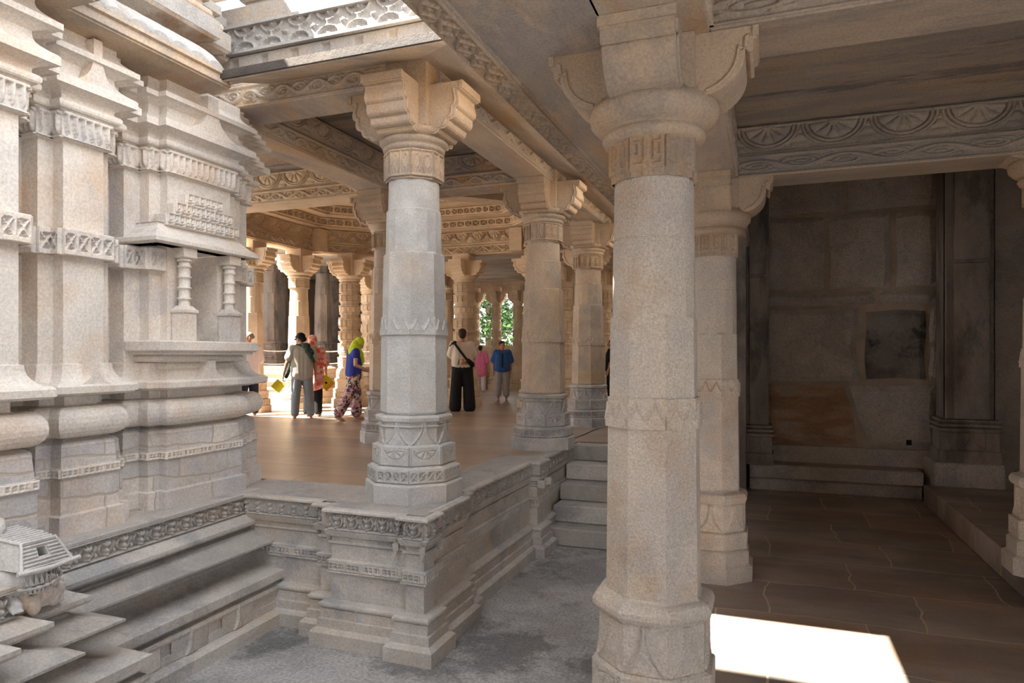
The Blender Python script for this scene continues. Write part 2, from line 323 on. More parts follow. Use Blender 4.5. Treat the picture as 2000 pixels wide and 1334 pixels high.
def frieze(mb, path, off, z0, z1, func, depth, period, closed=False, side=1, res=.008, mat=0, minlen=.05, smooth=True):
    P = offset_path(path, off, closed, side); n = len(P); tot = 0
    for i in range(n if closed else n-1):
        a, b = P[i], P[(i+1) % n]; W = np.linalg.norm(b-a)
        if W < minlen: continue
        u = (b-a)/W
        if side == 1: panel(mb, (a[0],a[1],z0), (u[0],u[1],0), (0,0,1), W, z1-z0, func, depth, max(1, round(W/period)), res, mat, smooth)
        else: panel(mb, (b[0],b[1],z0), (-u[0],-u[1],0), (0,0,1), W, z1-z0, func, depth, max(1, round(W/period)), res, mat, smooth)
def tag(o, label, cat, group=None, kind=None):
    if label: o['label'] = label
    if cat: o['category'] = cat
    if group: o['group'] = group
    o['kind'] = kind or 'thing'
    return o
def empty(name, loc, label, cat, group=None, rz=0):
    o = bpy.data.objects.new(name, None); COL.objects.link(o); o.location = loc; o.rotation_euler.z = rz; o.empty_display_size = .1
    return tag(o, label, cat, group)
def struct(name, mb, mats): o = mb.build(name, mats); o['kind'] = 'structure'; return o
def copy_tree(o, parent=None):
    c = o.copy(); COL.objects.link(c)
    if parent is not None: c.parent = parent
    for ch in [x for x in bpy.data.objects if x.parent == o]: copy_tree(ch, c)
    return c
def spot(px, D):
    """plan position seen in picture column px at depth D along the view"""
    lat = (px-1000)/FPX*D; c, s = math.cos(YAW), math.sin(YAW); return (lat*c-D*s, lat*s+D*c)
# ------------------------------------------------------------------ ground and aisle floor
PZ = 1.10                                       # top of the platform
mb = MB(); mb.box(-16, -1.0, -6, 5.2, -.3, 0); mb.box(-2.9, -1.0, 5.2, 14, -.3, 0); mb.box(-1.0, 0.0, -6, 5.0, -.3, 0)
struct('floor', mb, M['ground'])
mb = MB(); mb.box(-1.0, 0.0, 5.0, 14, -.3, 0); mb.box(0.0, 6, -6, 14, -.3, 0)
struct('floor', mb, M['flags'])
mb = MB(); mb.box(-60, 40, 14, 90, -1.2, -.35); mb.box(-60, -16, -20, 14, -1.2, -.35); o = struct('floor', mb, M['flags'])
# ------------------------------------------------------------------ platform
FR = [(-4.75,4.93),(-3.62,4.93),(-3.62,4.83),(-3.42,4.83),(-3.42,4.70),(-2.70,4.70),(-2.70,4.65),(-2.44,4.65),
      (-2.44,4.92),(-2.49,4.92),(-2.49,5.55),(-2.55,5.55),(-2.55,5.75),(-2.61,5.75),(-2.61,7.60),(-2.50,7.60),(-2.50,7.95),(-2.57,7.95),(-2.57,9.3)]
plat = empty('stone_platform', (0,0,0), 'raised stone platform with carved lotus border in the middle of the courtyard', 'platform')
mb = MB()
sweep(mb, FR, [(.08,0),(.08,.11),(.06,.13),(.035,.14),(.035,.21),(.015,.215),(.015,.29)]+torus_prof(-.01,.29,.345,.04,6)+[(-.05,.35),(-.05,.565),(-.02,.575),(-.02,.59),(-.037,.591),(-.037,.662),
    (-.02,.663),(-.02,.675),(-.05,.685),(-.05,.80),(-.03,.815),(-.03,.83),(-.05,.835),(-.05,.86),(-.02,.875),(-.01,.90),(.0,.925),(-.02,.929),(-.048,.93),(-.048,1.073),(.01,1.074),(.01,1.088),(-.0,1.1),(-.05,1.104)])
mb.build('moulded_side', M['marble2'], plat)
mb = MB(); frieze(mb, FR[:12], -.046, .93, 1.072, f_lotus, .055, .135, res=.0045); frieze(mb, FR[11:], -.046, .93, 1.072, f_lotus, .055, .135, res=.006)
mb.build('lotus_border', M['edge'], plat)
mb = MB(); frieze(mb, FR, -.036, .592, .66, f_bead, .016, .042, res=.005); mb.build('beaded_band', M['marble2'], plat)
for (x, y) in ((-3.62,4.90),(-3.42,4.77),(-2.75,4.69),(-2.49,4.64)):
    mb = MB(); mb.add([(x-.02,y+.02,.83),(x+.03,y+.02,.83),(x+.005,y-.02,.83),(x+.005,y-.005,.765),(x-.02,y+.02,.885),(x+.03,y+.02,.885),(x+.005,y-.035,.885)], [(0,2,3),(2,1,3),(1,0,3),(4,6,2,0),(6,5,1,2),(5,4,0,1)]); mb.build('drop_bracket', M['marble2'], plat)
for y in (4.93, 7.62, 7.86): mb = MB(); mb.box(-2.53,-2.44,y-.02,y+.02,.80,.885); mb.build('drop_bracket', M['marble2'], plat)
for (x0, x1, y) in ((-4.0,-3.7,4.927),(-3.3,-2.9,4.697),(-2.68,-2.46,4.647)):
    mb = MB(); panel(mb, (x0,y,.14), (1,0,0), (0,0,1), x1-x0, .20, f_pendant, .022, 1, .006); mb.build('frond_carving', M['marble2'], plat)
for y0, y1, x in ((5.05,5.45,-2.487),(5.95,6.35,-2.607),(6.8,7.2,-2.607)): mb = MB(); panel(mb, (x,y0,.14), (0,1,0), (0,0,1), y1-y0, .20, f_pendant, .022, 1, .008); mb.build('frond_carving', M['marble2'], plat)
mb = MB(); mb.box(-12.6,-2.72,5.62,24,.9,PZ); mb.box(-2.75,-2.6,7.9,9.6,.9,PZ); mb.box(-2.75,-.95,9.58,24,.9,PZ); mb.box(-.95,-.9,9.3,24,0,PZ); mb.box(-12.6,-4.9,5.5,5.62,.9,PZ)
top = mb.build('paved_top', M['polished'], plat)
mb = MB(); mb.box(-4.76,-3.46,4.95,5.62,.95,PZ+.002); mb.box(-3.46,-2.50,4.74,5.62,.95,PZ+.002); mb.box(-2.74,-2.64,5.6,7.95,.95,PZ+.002); mb.box(-3.12,-2.66,5.62,8.0,.95,PZ+.003); mb.box(-2.74,-2.58,7.9,9.3,.95,PZ+.002); mb.box(-2.66,-2.505,7.605,7.945,.95,PZ+.0025)
mb.build('edge_slabs', M['edge'], plat)
# ------------------------------------------------------------------ stairs
st = empty('stone_staircase', (-1.6, 8.1, 0), 'five worn stone steps climbing beside the carved platform', 'steps')
for i in range(5):
    mb = MB(); mb.box(-.98, .72, i*.30, 1.55, i*.22+.004, (i+1)*.22, 0, .014); mb.build('step', M['marble2' if i % 2 else 'edge'], st)
# ------------------------------------------------------------------ left wall (shrine wall)
def Wp(c_in=False, dx=0.):
    cX = -4.66
    pts = [(-4.2,-5),(-4.2,-.5),(-4.40,-.5),(-4.40,2.92),(-4.52,2.92),(-4.52,3.00),(-4.88,3.00),(-4.88,3.26),(-4.72,3.26),(-4.72,3.37),(-4.62,3.37),(-4.62,3.68),(-4.70,3.68),(-4.70,3.78),
           (-5.02,3.78),(-5.02,4.05),(-4.86,4.05),(-4.86,4.20),(-4.76,4.20),(-4.76,4.31)]
    if c_in: pts += [(-4.68,4.31),(-4.68,4.47),(-5.02,4.47),(-5.02,4.86),(-4.68,4.86),(-4.68,5.02)]
    else: pts += [(-4.68,4.31),(-4.68,5.02)]
    return pts+[(-4.76,5.02),(-4.76,5.16),(-4.84,5.16),(-4.84,5.32),(-4.94,5.32),(-4.94,5.52),(-9.5,5.52)]
W0 = Wp()
wall = MB()
foot = MB(); sweep(foot, W0, [(.10,1.05),(.10,1.24),(.07,1.25),(.07,1.565),(.06,1.57),(.05,1.70)]+arc(.05,1.70,.0,1.755,.02,4))
sweep(wall, W0, [(.0,1.755),(-.03,1.765)]+torus_prof(-.02,1.77,1.995,.135,10)+[(-.03,2.0),(-.03,2.06),(.12,2.075),(.145,2.09),(.145,2.135),(.13,2.15)]+[(.12-.10*math.sin(t*PI/12), 2.155+.135*(1-math.cos(t*PI/12))) for t in range(0,7)]+[(0,2.295)])
shaft = [(0,2.29),(0,3.06),(.032,3.065),(.032,3.09)]
sweep(wall, W0, [(0,2.29),(0,2.47)]); sweep(wall, Wp(True), [(0,2.47),(0,3.25)])
def skip(path, prof):                             # bands that stop at the niche
    i = path.index((-4.76,4.31)); sweep(wall, path[:i+1], prof); j = path.index((-4.76,5.02)); sweep(wall, path[j:], prof)
skip(W0, [(0,3.05),(.035,3.055),(.035,3.235),(0,3.24)])
sweep(wall, W0, [(0,3.25),(0,3.86),(.03,3.865),(.03,4.05),(.05,4.06)]+torus_prof(.05,4.065,4.13,.04,6)+[(.05,4.14)]+arc(.05,4.14,.13,4.20,-.03,5)+[(.16,4.205),(.16,4.26),(.15,4.27)]+arc(.15,4.27,.05,4.38,-.03,5)
      +[(.05,4.40),(.12,4.43),(.17,4.435),(.17,4.475),(.15,4.485)]+arc(.15,4.485,.06,4.60,-.03,5)+[(.06,4.66)])
wall.box(-9.5,-4.9,-5,5.45,4.55,4.75)
wl = struct('wall_left', wall, M['marble'])
foot.build('block_footing', M['marble_blocks'], wl)
mb = MB(); i = W0.index((-4.76,4.31)); j = W0.index((-4.76,5.02))
frieze(mb, W0[:i+1], .036, 3.055, 3.235, f_pierced, .030, .095, res=.006); frieze(mb, W0[j:], .036, 3.055, 3.235, f_pierced, .030, .095, res=.006)
mb.build('pierced_band', M['marble'], wl)
mb = MB(); frieze(mb, W0, .031, 3.87, 4.05, f_spear, .035, .062, res=.006); mb.build('leaf_frieze', M['marble'], wl)
mb = MB(); frieze(mb, W0, .071, 1.503, 1.562, f_bead, .014, .042, res=.005); mb.build('beaded_band', M['marble'], wl)
# tall ogee tongues rising from the mouldings (one each bay)
mb = MB()
def ogee(mb, x, y, z0, h, w, d):
    V = []; n = 10
    for t in np.linspace(0, 1, n): hw = w*(.20+.80*(1-t)**4.5); V.append((hw, z0+h*t))
    a = [(x+d*(1-.0*i), y-hw, z) for i, (hw, z) in enumerate(V)]; b = [(x+d, y+hw, z) for hw, z in V]; a0 = [(x-.06, p[1], p[2]) for p in a]; b0 = [(x-.06, p[1], p[2]) for p in b]
    for i in range(n-1):
        k = len(V); mb.add([a[i],b[i],b[i+1],a[i+1],a0[i],a0[i+1],b0[i],b0[i+1]], [(0,1,2,3),(4,0,3,5),(1,6,7,2)])
for x, y, w in ((-4.62,3.52,.17),(-4.68,4.66,.30),(-4.40,2.45,.35)):
    ogee(mb, x+.02, y, 4.26, .34, w, .13); ogee(mb, x+.0, y, 2.14, .17, w*.8, .13)
mb.build('ogee_tongue', M['marble'], wl)
# niche
nich = empty('wall_niche', (-4.68, 4.66, 2.37), 'empty wall niche with ringed colonnettes, carved canopy and projecting sill', 'niche')
mb = MB()
def rbox(mb, x0, x1, y0, y1, z0, z1, b=.01): mb.box(x0+4.68, x1+4.68, y0-4.66, y1-4.66, z0-2.37, z1-2.37, 0, b)
rbox(mb, -4.95,-4.47,4.05,5.14,2.385,2.475,.012); rbox(mb, -4.9,-4.5,4.09,5.11,2.36,2.386,.004); rbox(mb,-4.9,-4.55,4.14,5.06,2.30,2.362,.02); rbox(mb,-4.9,-4.62,4.25,4.95,2.24,2.30,.02)
mb.build('sill', M['marble'], nich)
for y in (4.415, 4.93):
    mb = MB(); pr = [(.062,2.475),(.062,2.70),(.065,2.71),(.07,2.72),(.07,2.735),(.055,2.745),(.048,2.77),(.045,2.80)]
    for zz in (2.83,2.92,3.01,3.10): pr += [(.046,zz-.012),(.058,zz-.004),(.058,zz+.004),(.046,zz+.012),(.048,zz+.045)]
    pr += [(.045,3.135),(.06,3.145),(.06,3.155),(.048,3.165),(.062,3.175)]
    sq = lambda r: [(-r,-r),(r,-r),(r,r),(-r,r)]
    mb.lathe([(r, z-2.37) for r, z in pr if z > 2.74], (0,0), 16); 
    mb.box(-.066,.066,-.066,.066,.105,.335,0,.004); sweep(mb, sq(.066), [(0,.335),(.012,.345),(.012,.365),(-.004,.375),(-.02,.40)], closed=True)
    mb.box(-.07,.07,-.07,.07,.80,.885,0,.006)
    mb.build('colonnette', M['marble'], nich, (.075, y-4.66, 0))
mb = MB()                                        # curved canopy
pa = [(-4.95,4.10),(-4.56,4.10),(-4.56,5.12),(-4.95,5.12)]
sweep(mb, [(p[0]+4.68,p[1]-4.66) for p in pa], [(-.12,.885),(.055,.885),(.075,.895),(.075,.925),(.05,.94),(.0,.975),(-.05,1.03),(-.07,1.07)], closed=False)
mb.add([(-.27,-.56,.885),(.12,-.56,.885),(.12,.46,.885),(-.27,.46,.885)], [(0,1,2,3)]); mb.add([(-.27,-.5,1.07),(.07,-.5,1.07),(.07,.42,1.07),(-.27,.42,1.07)], [(0,1,2,3)])
panel(mb, (.125,-.50,.90), (0,1,0), (-.55,0,.83), .98, .13, f_scroll, .015, 4, .006)
mb.build('canopy', M['marble'], nich)
mb = MB()
for r, (y0, y1) in enumerate(((4.22,5.02),(4.30,4.94),(4.42,4.82))):
    rbox(mb, -4.72,-4.60,y0,y1,3.42+r*.10,3.52+r*.10,.006); panel(mb, (.083,y0-4.66+.01,1.055+r*.10), (0,1,0), (0,0,1), y1-y0-.02, .095, lambda U,T: f_key(U,T)*.6+.4*f_foliage(U,T), .03, round((y1-y0)/.115), .005)
mb.build('carved_pediment', M['marble'], nich)
# wall eave and the scalloped row above it
EV = [(-4.02,-5),(-4.02,3.18),(-4.28,3.18),(-4.28,4.60)]
ev = empty('wall_eave', (0,0,0), 'long stone eave over the shrine wall with a row of scalloped stones on top', 'eave')
mb = MB(); sweep(mb, EV, [(-.75,4.62),(-.02,4.62),(-.02,4.63),(.0,4.635),(.0,4.665),(-.012,4.67),(-.012,4.70),(.012,4.71),(.012,4.735),(-.6,4.78)])
mb.build('eave_slab', M['warm'], ev)
mb = MB()
y = -1.0
while y < 4.45:
    x = -4.02 if y < 3.1 else -4.28; w = .185
    P = np.zeros((13, 9, 3))
    for i, a in enumerate(np.linspace(0, PI, 13)):
        for j, t in enumerate(np.linspace(0, 1, 9)): P[i, j] = (x-.02-.42*t, y+w/2-math.cos(a)*w*.5, 4.735+(.07+.13*t**.6)*math.sin(a)*(1-.2*t)+.20*t)
    mb.grid(P, 0, True)
    mb.add([tuple(P[i,0]) for i in range(13)], [tuple(range(13))]); y += w
mb.build('scalloped_stones', M['parapet'], ev)
# upper storey of the shrine (stained mouldings) and its parapet
up = empty('upper_shrine_wall', (0,0,0), 'rust stained moulded stone courses rising above the shrine eave', 'wall')
UP = [(-4.75,-5),(-4.75,2.9),(-4.84,2.9),(-4.84,3.35),(-4.93,3.35),(-4.93,3.55),(-4.84,3.55),(-4.84,4.75),(-4.95,4.75),(-4.95,5.0),(-5.08,5.0),(-5.08,5.3),(-9.5,5.3)]
mb = MB(); sweep(mb, UP, [(-.05,4.7),(-.05,5.0),(.0,5.02),(.0,5.10),(-.05,5.13),(-.05,5.17),(.13,5.22),(.15,5.24),(.15,5.40),(.12,5.42)]+torus_prof(.06,5.42,5.50,.05,5)+[(.05,5.5),(.05,5.56),(.09,5.57),(.09,5.66),(.02,5.68),(-.05,5.75),(-.05,5.86),(.0,5.90),(.16,5.95),(.17,6.0),(.1,6.03),(-.1,6.08),(-.1,6.9),(-.3,7.1),(-1.0,7.6),(-2.5,8.2)])
mb.build('stained_courses', M['stained'], up)
mb = MB(); sweep(mb, UP, [(.155,5.245),(.155,5.395)]); sweep(mb, UP, [(.095,5.575),(.095,5.655)]); sweep(mb, UP, [(-.04,5.03),(.006,5.035),(.006,5.095)]); mb.build('pale_courses', M['parapet'], up)
mb = MB(); sweep(mb, [(-7.5,-1.5),(-4.5,-1.5),(-4.5,1.50),(-7.5,1.50)], [(0,6.4),(0,8.2),(.08,8.25),(.08,8.4),(0,8.45),(0,9.2),(-.3,9.5),(-1.2,9.9)], closed=True); mb.flat([(-7.5,-1.5),(-4.5,-1.5),(-4.5,1.50),(-7.5,1.50)], 9.2); mb.build('unseen_sun_blocker', M['parapet'], up)  # unseen block added above the shrine to cut the near edge of the sun patch
# ------------------------------------------------------------------ left stylobate (ledges below the shrine wall)
LB = [(-3.40,-5),(-3.40,2.30),(-3.58,2.30),(-3.58,2.72),(-3.80,2.72),(-3.80,3.16),(-4.12,3.16),(-4.16,5.2)]
led = empty('shrine_plinth', (0,0,0), 'stepped stone plinth with sloping ledges under the shrine wall', 'plinth')
def sw(name, prof, mat): mb = MB(); sweep(mb, LB, prof); return mb.build(name, mat, led)
sw('base_course', [(.17,0),(.17,.10),(.14,.125),(.10,.13),(.10,.19),(.08,.195),(.08,.27)]+torus_prof(.06,.27,.33,.05,6)+[(.04,.335),(.06,.34)], M['marble2'])
sw('curved_course', [(.06,.338),(.09,.375),(.12,.38),(.12,.445),(.10,.45)]+[(.10-.37*math.sin(t*PI/16), .45+.14*(1-math.cos(t*PI/16))) for t in range(1,9)]+[(-.36,.60),(-.36,.68)], M['marble2'])
sw('sloping_ledge', [(-.36,.665),(-.10,.668),(.0,.672),(.012,.68),(.012,.695),(-.20,.765),(-.21,.775),(-.27,.80),(-.27,.83)], M['edge'])
LC = [(-3.62,-5),(-3.62,2.30),(-3.80,2.30),(-3.80,2.60),(-3.99,2.60),(-3.99,2.98),(-4.30,2.98),(-4.42,5.2)]
mb = MB(); sweep(mb, LC, [(-.04,.78),(-.02,.80),(.05,.82),(.07,.84),(.07,.865),(.0,.90),(-.04,.925),(-.07,.93),(-.07,1.072),(-.03,1.075),(-.03,1.095),(-.05,1.102),(-.40,1.103)]); mb.build('upper_course', M['marble2'], led)
mb = MB(); frieze(mb, LC[:2], -.072, .93, 1.072, f_lotus, .065, .15, res=.012); frieze(mb, LC[1:7], -.072, .93, 1.072, f_lotus, .065, .15, res=.005); frieze(mb, LC[6:], -.072, .93, 1.072, f_lotus, .065, .15, res=.005); mb.build('lotus_border', M['edge'], led)
for y0, y1 in ((3.25,3.65),(3.75,4.1),(4.25,4.6)): mb = MB(); panel(mb, (-4.02-.02*(y0-3.2),y0,.135), (-.02,1,0), (0,0,1), y1-y0, .19, f_pendant, .02, 1, .006); mb.build('frond_carving', M['marble2'], led)
# ------------------------------------------------------------------ columns
def octo(a, rot=0, n=8):
    R = a/math.cos(PI/n); return [(R*math.cos(rot+PI/n+2*PI*k/n), R*math.sin(rot+PI/n+2*PI*k/n)) for k in range(n)]
def prism_prof(mb, prof, n=8, mat=0, cap=True):
    """stack of polygon rings given as (apothem, z)"""
    for (a0, z0), (a1, z1) in zip(prof[:-1], prof[1:]):
        p, q = octo(a0, 0, n), octo(a1, 0, n)
        mb.add([(x,y,z0) for x, y in p]+[(x,y,z1) for x, y in q], [(i,(i+1) % n,n+(i+1) % n,n+i) for i in range(n)], mat)
    if cap: p = octo(prof[-1][0], 0, n); mb.add([(x,y,prof[-1][1]) for x, y in p], [tuple(range(n))], mat)
def oct_panels(mb, a, z0, z1, func, depth, rep=1, res=.006, n=8, faces=None):
    P = octo(a, 0, n)
    for i in range(n):
        p, q = np.array(P[i-1]), np.array(P[i]); W = np.linalg.norm(q-p); u = (q-p)/W
        panel(mb, (p[0],p[1],z0), (u[0],u[1],0), (0,0,1), W, z1-z0, func, depth, rep, res)
def bracket_mesh(w, r0, r1, z0, z1, scal, res=.01):
    """corbel arm along +x: curved underside, top fascia"""
    mb = MB(); H = z1-z0; pts = []                # side outline from inner bottom round to outer top
    if scal:
        pts = [(r0, z0)]; N = 4
        for k in range(N):
            a0, a1 = k/N, (k+1)/N
            for t in np.linspace(.12, 1, 6):
                s = a0+(a1-a0)*t; x = r0+(r1*.93-r0)*math.sin(s*PI/2); z = z0+(H*.72)*(1-math.cos(s*PI/2)); b = math.sin(t*PI)*.018; pts.append((x+b, z-b))
        pts += [(r1*.93, z0+H*.80), (r1, z0+H*.81), (r1, z1)]
    else:
        for s in np.linspace(0, 1, 12): pts.append((r0+(r1*.90-r0)*math.sin(s*PI/2), z0+H*.60*(1-math.cos(s*PI/2))))
        pts += [(r1*.90, z0+H*.66), (r1*.94, z0+H*.60), (r1*.97, z0+H*.62), (r1*.97, z0+H*.78), (r1, z0+H*.80), (r1, z1-.006), (r1-.006, z1)]
    out = pts+[(0, z1), (0, z0)]; n = len(out); hw = w/2; b = .008
    A = [(x,-hw,z) for x, z in out]; B = [(x,hw,z) for x, z in out]; cen = (r0*.6+r1*.2, (z0+z1*2)/3)
    mb.add(A, [tuple(range(n))]); mb.add(B, [tuple(range(n-1,-1,-1))]); mb.add(A+B, [(i, n+i, n+(i+1) % n, (i+1) % n) for i in range(n)])
    # raised outline moulding on both flanks
    for sy in (-1, 1):
        line = [(x*.93, sy*(hw+.002), z+.02) for x, z in pts[2:-2]]
        mb.tube(line, .011, 6)
    # raised front roll
    mb.box(r1-.02, r1+.012, -hw-.012, hw+.012, z1-H*.17, z1-.003)
    return mb
def column(spec, loc, label, group, mats, cat='column', name='stone_column', rz=0):
    root = empty(name, loc, label, cat, group, rz); m, mc, mbase = mats
    b = MB(); spec['base'](b); b.build('base', mbase, root)
    s = MB(); spec['shaft'](s); s.build('shaft', m, root)
    if 'band' in spec: s = MB(); spec['band'](s); s.build('neck_band', mc, root)
    c = MB(); spec['ring'](c); cap = c.build('capital', mc, root)
    w, r0, r1, z0, z1, scal = spec['br']; me = bracket_mesh(w, r0, r1, z0, z1, scal).mesh('bracket', mc)
    for k in range(4):
        o = bpy.data.objects.new('bracket', me); COL.objects.link(o); o.parent = cap; o.rotation_euler.z = k*PI/2
    a = MB(); spec['abacus'](a); a.build('abacus', mc, root)
    return root
def A_base(b):
    prism_prof(b, [(.405,0),(.405,.16),(.38,.175),(.37,.18),(.37,.30),(.345,.32),(.335,.325),(.335,.50),(.322,.51),(.31,.515),(.31,.80)])
    oct_panels(b, .336, .33, .50, f_halfflower, .018, 1, .005); oct_panels(b, .312, .515, .79, f_frond, .022, 1, .005)
    prism_prof(b, [(.31,.80),(.335,.81),(.35,.835),(.352,.865),(.335,.90),(.31,.91),(.285,.915),(.27,.93)], cap=True)
def A_shaft(s):
    prism_prof(s, [(.272,.92),(.262,1.95)], cap=True); oct_panels(s, .2625, 1.92, 2.10, f_fringe, .022, 1, .004)
    prism_prof(s, [(.255,1.95),(.248,2.575),(.236,2.59)], cap=True)
    prism_prof(s, [(.246,2.55),(.243,3.045),(.238,3.05),(.238,3.055),(.243,3.06)], 16, cap=True); s.lathe([(.243,3.06),(.239,3.5)], n=40)
def A_band(s):
    prism_prof(s, [(.243,3.44),(.243,3.66)], 8); oct_panels(s, .243, 3.40, 3.655, f_key, .016, 1, .005)
def A_ring(c): c.lathe([(.24,3.62),(.27,3.63),(.30,3.645),(.315,3.675),(.305,3.70),(.29,3.71),(.32,3.72),(.355,3.74),(.385,3.775),(.392,3.82),(.385,3.85),(.36,3.87),(.345,3.90),(.1,3.905)], n=48)
A = dict(base=A_base, shaft=A_shaft, band=A_band, ring=A_ring, br=(.40,.28,.60,3.84,4.20,False), abacus=lambda a: a.box(-.27,.27,-.27,.27,3.88,4.20,0,.008))
colA = column(A, (-.66,4.25,0), 'massive pale octagonal column standing closest, its foot cut off by the picture edge', None, (M['column'], M['warm'], M['column']))
def put(src, loc, label, group=None, rz=0):
    o = copy_tree(src); o.location = loc; o['label'] = label; o.rotation_euler.z = rz
    if group: o['group'] = group
    return o
put(colA, (-.56,7.70,0), 'octagonal column right behind the nearest column, its base showing half flowers on a shaded floor')
put(colA, (2.53,7.72,.32), 'column on the kerb of which only a curled bracket and a base corner show')
def B_base(b):
    prism_prof(b, [(.40,0),(.40,.15),(.385,.165),(.365,.175),(.365,.29),(.34,.305),(.325,.315),(.325,.475),(.30,.49),(.29,.495),(.285,.69)])
    oct_panels(b, .366, .178, .285, f_pierced, .016, 4, .004); oct_panels(b, .326, .32, .475, f_halfflower, .018, 1, .004); oct_panels(b, .288, .49, .71, f_frond, .022, 1, .004)
    prism_prof(b, [(.28,.62),(.30,.635),(.31,.645),(.30,.655),(.28,.665),(.265,.675),(.30,.68),(.315,.69),(.318,.72),(.305,.735),(.26,.74)], cap=True)
def B_shaft(s):
    prism_prof(s, [(.25,.73),(.275,.76),(.276,.77),(.268,1.45)], cap=True); oct_panels(s, .2685, 1.43, 1.59, f_fringe, .016, 1, .004)
    prism_prof(s, [(.262,1.45),(.250,2.14),(.235,2.155)], cap=True)
    prism_prof(s, [(.244,2.13),(.238,2.52),(.228,2.53)], 16, cap=True); s.lathe([(.228,2.52),(.222,2.85)], n=40)
def B_band(s):
    prism_prof(s, [(.232,2.78),(.232,3.05)], 8); oct_panels(s, .233, 2.80, 3.03, f_foliage, .018, 2, .004)
def B_ring(c): c.lathe([(.22,3.03),(.25,3.035),(.27,3.05),(.275,3.07),(.262,3.085),(.285,3.095),(.30,3.115),(.305,3.13),(.29,3.145),(.31,3.15),(.335,3.17),(.345,3.195),(.335,3.215),(.1,3.22)], n=40)
B = dict(base=B_base, shaft=B_shaft, band=B_band, ring=B_ring, br=(.36,.24,.55,3.16,3.57,True), abacus=lambda a: (a.box(-.25,.25,-.25,.25,3.21,3.92,0,.006)))
colB = column(B, (-2.96,5.40,PZ), 'pale grey octagonal column on the outer corner of the raised platform', None, (M['colgrey'], M['warm'], M['colgrey']))
colB2 = column(B, (-2.88,8.90,PZ), 'tan octagonal column at the head of the stone steps', None, (M['warm'], M['warm'], M['marble2']))
put(colB2, (-3.02,11.95,PZ), 'shaded tan column standing behind the column at the head of the steps')
put(colB2, (-5.20,8.75,PZ), 'tan column half hidden by the pale platform corner column on its left side')
# ------------------------------------------------------------------ beams
def beam(x0, x1, y0, y1, z0, z1, sides, label, mat, group=None, res=.008, p_scroll=.55, p_shell=.5, zm=None):
    root = empty('stone_beam', (x0, y0, z0), label, 'beam', group); h = z1-z0; zm = zm or h*.43
    mb = MB(); X, Y = x1-x0, y1-y0; i = .03
    mb.box(0, X, 0, Y, 0, zm, 0, .008); mb.box(i if X < Y else 0, X-i if X < Y else X, i if Y <= X else 0, Y-i if Y <= X else Y, zm-.01, h)
    mb.build('beam_body', mat, root)
    for s in sides:
        if s == '-y': o, u, W = (0,0), (1,0), X; o2 = (0, i)
        if s == '+x': o, u, W = (X,0), (0,1), Y; o2 = (X-i, 0)
        if s == '+y': o, u, W = (X,Y), (-1,0), X; o2 = (X, Y-i)
        if s == '-x': o, u, W = (0,Y), (0,-1), Y; o2 = (i, Y)
        a = MB(); panel(a, (o[0],o[1],.012), (u[0],u[1],0), (0,0,1), W, zm-.03, f_scroll, .03, max(1, round(W/p_scroll)), res); a.build('scroll_frieze', mat, root)
        if h-zm < .1: continue
        a = MB(); panel(a, (o2[0],o2[1],zm+.01), (u[0],u[1],0), (0,0,1), W, h-zm-.03, f_shell, .05, max(1, round(W/p_shell)), res); a.build('shell_frieze', mat, root)
    return root
beam(-.88,-.31,-5,12.2,4.20,4.73,['+x'],'long stone beam carried by the nearest column and running away down the right aisle',M['beamy'],res=.012)
beam(-.31,4.6,4.02,4.52,4.20,4.73,['-y'],'stone beam with large scroll carving crossing the top right corner',M['beam'],res=.007,p_scroll=1.0)
beam(-.31,4.6,7.48,8.0,4.20,4.73,['-y'],'stone beam with a row of half shell flowers in the right aisle',M['beam'],res=.006,p_shell=.58,p_scroll=.8)
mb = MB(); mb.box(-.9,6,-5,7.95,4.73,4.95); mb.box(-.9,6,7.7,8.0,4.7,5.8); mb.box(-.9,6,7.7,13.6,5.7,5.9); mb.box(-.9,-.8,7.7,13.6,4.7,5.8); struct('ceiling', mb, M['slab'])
# aisle eave
ea = empty('aisle_eave', (-1.78,0,4.20), 'broad flat stone eave with carved diamond edging hanging over the courtyard floor', 'eave')
mb = MB(); mb.box(.20,.92,-5,12.8,0,.12); mb.box(0,.215,-5,12.8,-.012,.11,0,.01); mb.box(.2,.9,-5,12.8,.1,.6); mb.build('eave_slab', M['beamy'], ea)
mb = MB(); panel(mb, (.03,1.5,-.008), (0,1,0), (1,0,0), 10.5, .17, f_dia, .035, 46, .008); mb.build('diamond_edging', M['warm'], ea)
# platform beams
zB0, zB1 = 4.67, 5.15
beam(-5.0,-3.1,5.11,5.55,zB0,4.93,['-y'],'stone beam with scroll carving spanning from the shrine wall to the platform corner column',M['beamy'],res=.006,p_scroll=.36,zm=.22)
beam(-3.12,-2.68,5.34,12.2,zB0,zB1,['+x'],'stone beam running back along the platform edge to the column by the steps',M['beamy'],res=.008,p_scroll=.4)
beam(-5.40,-4.96,5.55,9.0,zB0,zB1,['+x'],'dark underside beam leading from the shrine wall to the tan column behind the pale one',M['beamy'],res=.008,p_scroll=.4)
beam(-4.96,-3.12,8.62,9.05,zB0,zB1,['-y'],'carved beam between the two inner tan platform columns',M['beamy'],res=.008,p_scroll=.4)
beam(-10.4,-5.40,8.45,8.9,zB0,zB1,['-y'],'carved beam with shell flowers seen left above the visitors',M['hall'],res=.008,p_scroll=.42)
beam(-4.0,-3.12,11.8,12.2,zB0,zB1,['-y'],'short carved beam joining the dome ring to the rear column',M['beamy'],res=.015)
OC = [(-8.75,9.25),(-5.65,9.25),(-4.05,10.85),(-4.05,14.05),(-5.65,15.65),(-8.75,15.65),(-10.45,13.95),(-10.45,10.95)]
mb = MB()
